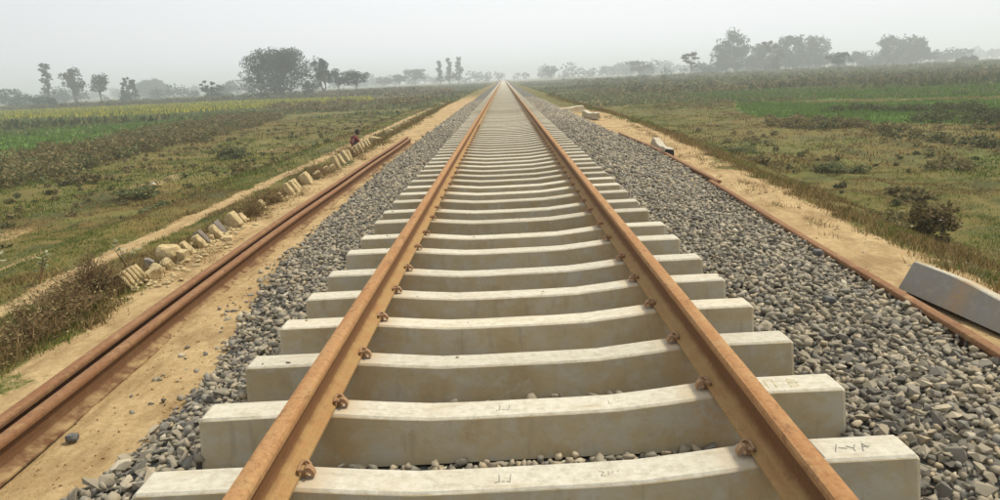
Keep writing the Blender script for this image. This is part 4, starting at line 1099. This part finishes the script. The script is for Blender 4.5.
# litter
def litter(X_, Y_, s_, label, seed):
    rd = random.Random(seed); V = []; Fc = []; n_ = 6
    for i in range(n_):
        for j in range(4): V.append((i/n_*s_*1.6-s_*.8+rd.uniform(-.1, .1)*s_, j/4*s_*.6+rd.uniform(-.12, .12)*s_, .02+rd.uniform(0, .5)*s_))
    for i in range(n_-1):
        for j in range(3): Fc.append((i*4+j, (i+1)*4+j, (i+1)*4+j+1, i*4+j+1))
    o = mesh_py('plastic_scrap', V, Fc, M['white']); o.location = (X_, Y_, float(G(np.array(X_), np.array(Y_)))+.08)
    m_ = o.modifiers.new('solid', 'SOLIDIFY'); m_.thickness = .004
    tag(o, label, 'litter')
litter(7.7, 10.8, .12, 'crumpled white plastic scrap in the right grass beyond the brown-green bush', 1)
litter(-11.1, 20.9, .12, 'white scrap in the left grass beside the round low bush', 2)

# ------------------------------------------------------------------ squatting person
def skin_mesh(name, verts, edges, radii, mat, parent, sub=1):
    me = bpy.data.meshes.new(name); me.from_pydata(verts, edges, []); me.update()
    o = bpy.data.objects.new(name, me); link(o, parent); me.materials.append(mat)
    sk = o.modifiers.new('skin', 'SKIN'); sk.use_smooth_shade = True
    for i, r_ in enumerate(radii): me.skin_vertices[0].data[i].radius = (r_, r_) if not isinstance(r_, tuple) else r_
    me.skin_vertices[0].data[0].use_root = True
    ss_ = o.modifiers.new('sub', 'SUBSURF'); ss_.levels = sub; ss_.render_levels = sub
    return o
px, py = -4.78, 21.4
pr = empty('person', (px, py, float(G(np.array(px), np.array(py))))); pr.rotation_euler = (0, 0, math.radians(20)); pr.scale = (.74, .74, .74)
tag(pr, 'squatting person in a dark red shirt and dark trousers by the left verge', 'person')
# skeleton, facing +X (towards the track)
bv = [(-.12, 0, .28), (-.06, 0, .42), (.02, 0, .58), (.07, 0, .66), (.10, 0, .74),            # pelvis .. neck base, neck
      (.0, .11, .26), (.30, .16, .44), (.14, .17, .07), (.26, .18, .03),                         # hip, knee, ankle, toe (left)
      (.0, -.11, .26), (.32, -.15, .42), (.16, -.16, .07), (.28, -.17, .03),
      (.04, .19, .59), (.20, .24, .42), (.38, .16, .34),                                       # shoulder, elbow, wrist
      (.04, -.19, .59), (.20, -.24, .40), (.40, -.13, .30)]
be = [(0, 1), (1, 2), (2, 3), (3, 4), (0, 5), (5, 6), (6, 7), (7, 8), (0, 9), (9, 10), (10, 11), (11, 12), (3, 13), (13, 14), (14, 15), (3, 16), (16, 17), (17, 18)]
br = [.13, .125, .13, .09, .055, .095, .06, .038, .032, .095, .06, .038, .032, .055, .04, .028, .055, .04, .028]
body_ = skin_mesh('body', bv, be, br, M['skin'], pr)
grow = lambda r_, k=1.12: tuple([r_*k+.008]*2)
skin_mesh('shirt', [bv[i] for i in (0, 1, 2, 3, 13, 14, 16, 17)], [(0, 1), (1, 2), (2, 3), (3, 4), (4, 5), (3, 6), (6, 7)], [grow(br[i]) for i in (0, 1, 2, 3, 13, 14, 16, 17)], M['shirt'], pr)
skin_mesh('trousers', [bv[i] for i in (0, 5, 6, 7, 9, 10, 11)], [(0, 1), (1, 2), (2, 3), (0, 4), (4, 5), (5, 6)], [grow(br[i]) for i in (0, 5, 6, 7, 9, 10, 11)], M['trousers'], pr)
for s_ in (1, -1):
    w_ = Vector(bv[15] if s_ == 1 else bv[18])
    hv = [w_, w_+Vector((.05, 0, -.03))]; he = [(0, 1)]; hr = [.024, .03]
    for f_ in range(4):
        b0 = w_+Vector((.08, (f_-1.5)*.02, -.045)); hv += [b0, b0+Vector((.035, 0, -.025)), b0+Vector((.05, 0, -.055+.004*f_))]; k = len(hv)-3
        he += [(1, k), (k, k+1), (k+1, k+2)]; hr += [.012, .009, .007]
    hv += [w_+Vector((.04, s_*-.035, -.03)), w_+Vector((.07, s_*-.05, -.05))]; k = len(hv)-2; he += [(1, k), (k, k+1)]; hr += [.013, .009]
    skin_mesh('hand', [tuple(q) for q in hv], he, hr, M['skin'], pr, 1)
bm = bmesh.new(); bmesh.ops.create_uvsphere(bm, u_segments=20, v_segments=14, radius=1)
for q in bm.verts:
    c = q.co; c.x *= .095; c.y *= .078; c.z *= .118
    if c.z < 0: c.x *= 1-.2*(-c.z/.118); c.y *= 1-.3*(-c.z/.118)
    if c.x > .07 and abs(c.y) < .02 and -.04 < c.z < .02: c.x += .02       # nose
    if c.x > .05 and .01 < abs(c.y) < .05 and .0 < c.z < .03: c.x -= .008    # eye sockets
hd = from_bm('head', bm, M['skin'], pr, True); hd.location = (.15, 0, .83); hd.rotation_euler = (0, .35, 0)
bm = bmesh.new(); bmesh.ops.create_uvsphere(bm, u_segments=20, v_segments=12, radius=1)
bmesh.ops.delete(bm, geom=[q for q in bm.verts if q.co.z < -.15 - .5*(q.co.x < -.2) + .55*(q.co.x > .35)], context='VERTS')
for q in bm.verts: q.co = (q.co.x*.103-.004, q.co.y*.088, q.co.z*.125)
hr_ = from_bm('hair', bm, M['hair'], hd, True)
for s_ in (1, -1):
    bm = bmesh.new(); bmesh.ops.create_icosphere(bm, subdivisions=2, radius=1, matrix=Matrix.Diagonal((.018, .009, .03, 1)))
    ear = from_bm('ear', bm, M['skin'], hd, True); ear.location = (-.005, s_*.08, -.005)
mb = MB(); mb.add(*tube([(-.1, -.16, .40), (-.02, -.1, .60), (.08, 0, .70), (.06, .12, .6)], [.05, .045, .04, .03], 8)); mb.build('shawl', M['scarf'], pr, True)

# ------------------------------------------------------------------ haze
bm = bmesh.new()
bmesh.ops.create_cube(bm, size=1, matrix=Matrix.Translation((0, 0, (24-2.8)/2)) @ Matrix.Diagonal((6600, 6600, 24+2.8, 1)))
hz = bpy.data.materials.new('haze'); hz.use_nodes = True; t = hz.node_tree; t.nodes.clear()
o_ = t.nodes.new('ShaderNodeOutputMaterial'); v_ = t.nodes.new('ShaderNodeVolumePrincipled')
v_.inputs['Color'].default_value = (.885, .955, 1.0, 1); v_.inputs['Density'].default_value = .00135; v_.inputs['Anisotropy'].default_value = .4
t.links.new(v_.outputs[0], o_.inputs['Volume'])
o = from_bm('haze', bm, hz); o['kind'] = 'stuff'; o['label'] = 'pale winter haze lying over the fields'

print('triangles', sum(sum(len(p.vertices)-2 for p in o.data.polygons) if len(o.data.polygons) < 5000 else len(o.data.loops)-2*len(o.data.polygons) for o in bpy.data.objects if o.type == 'MESH'))
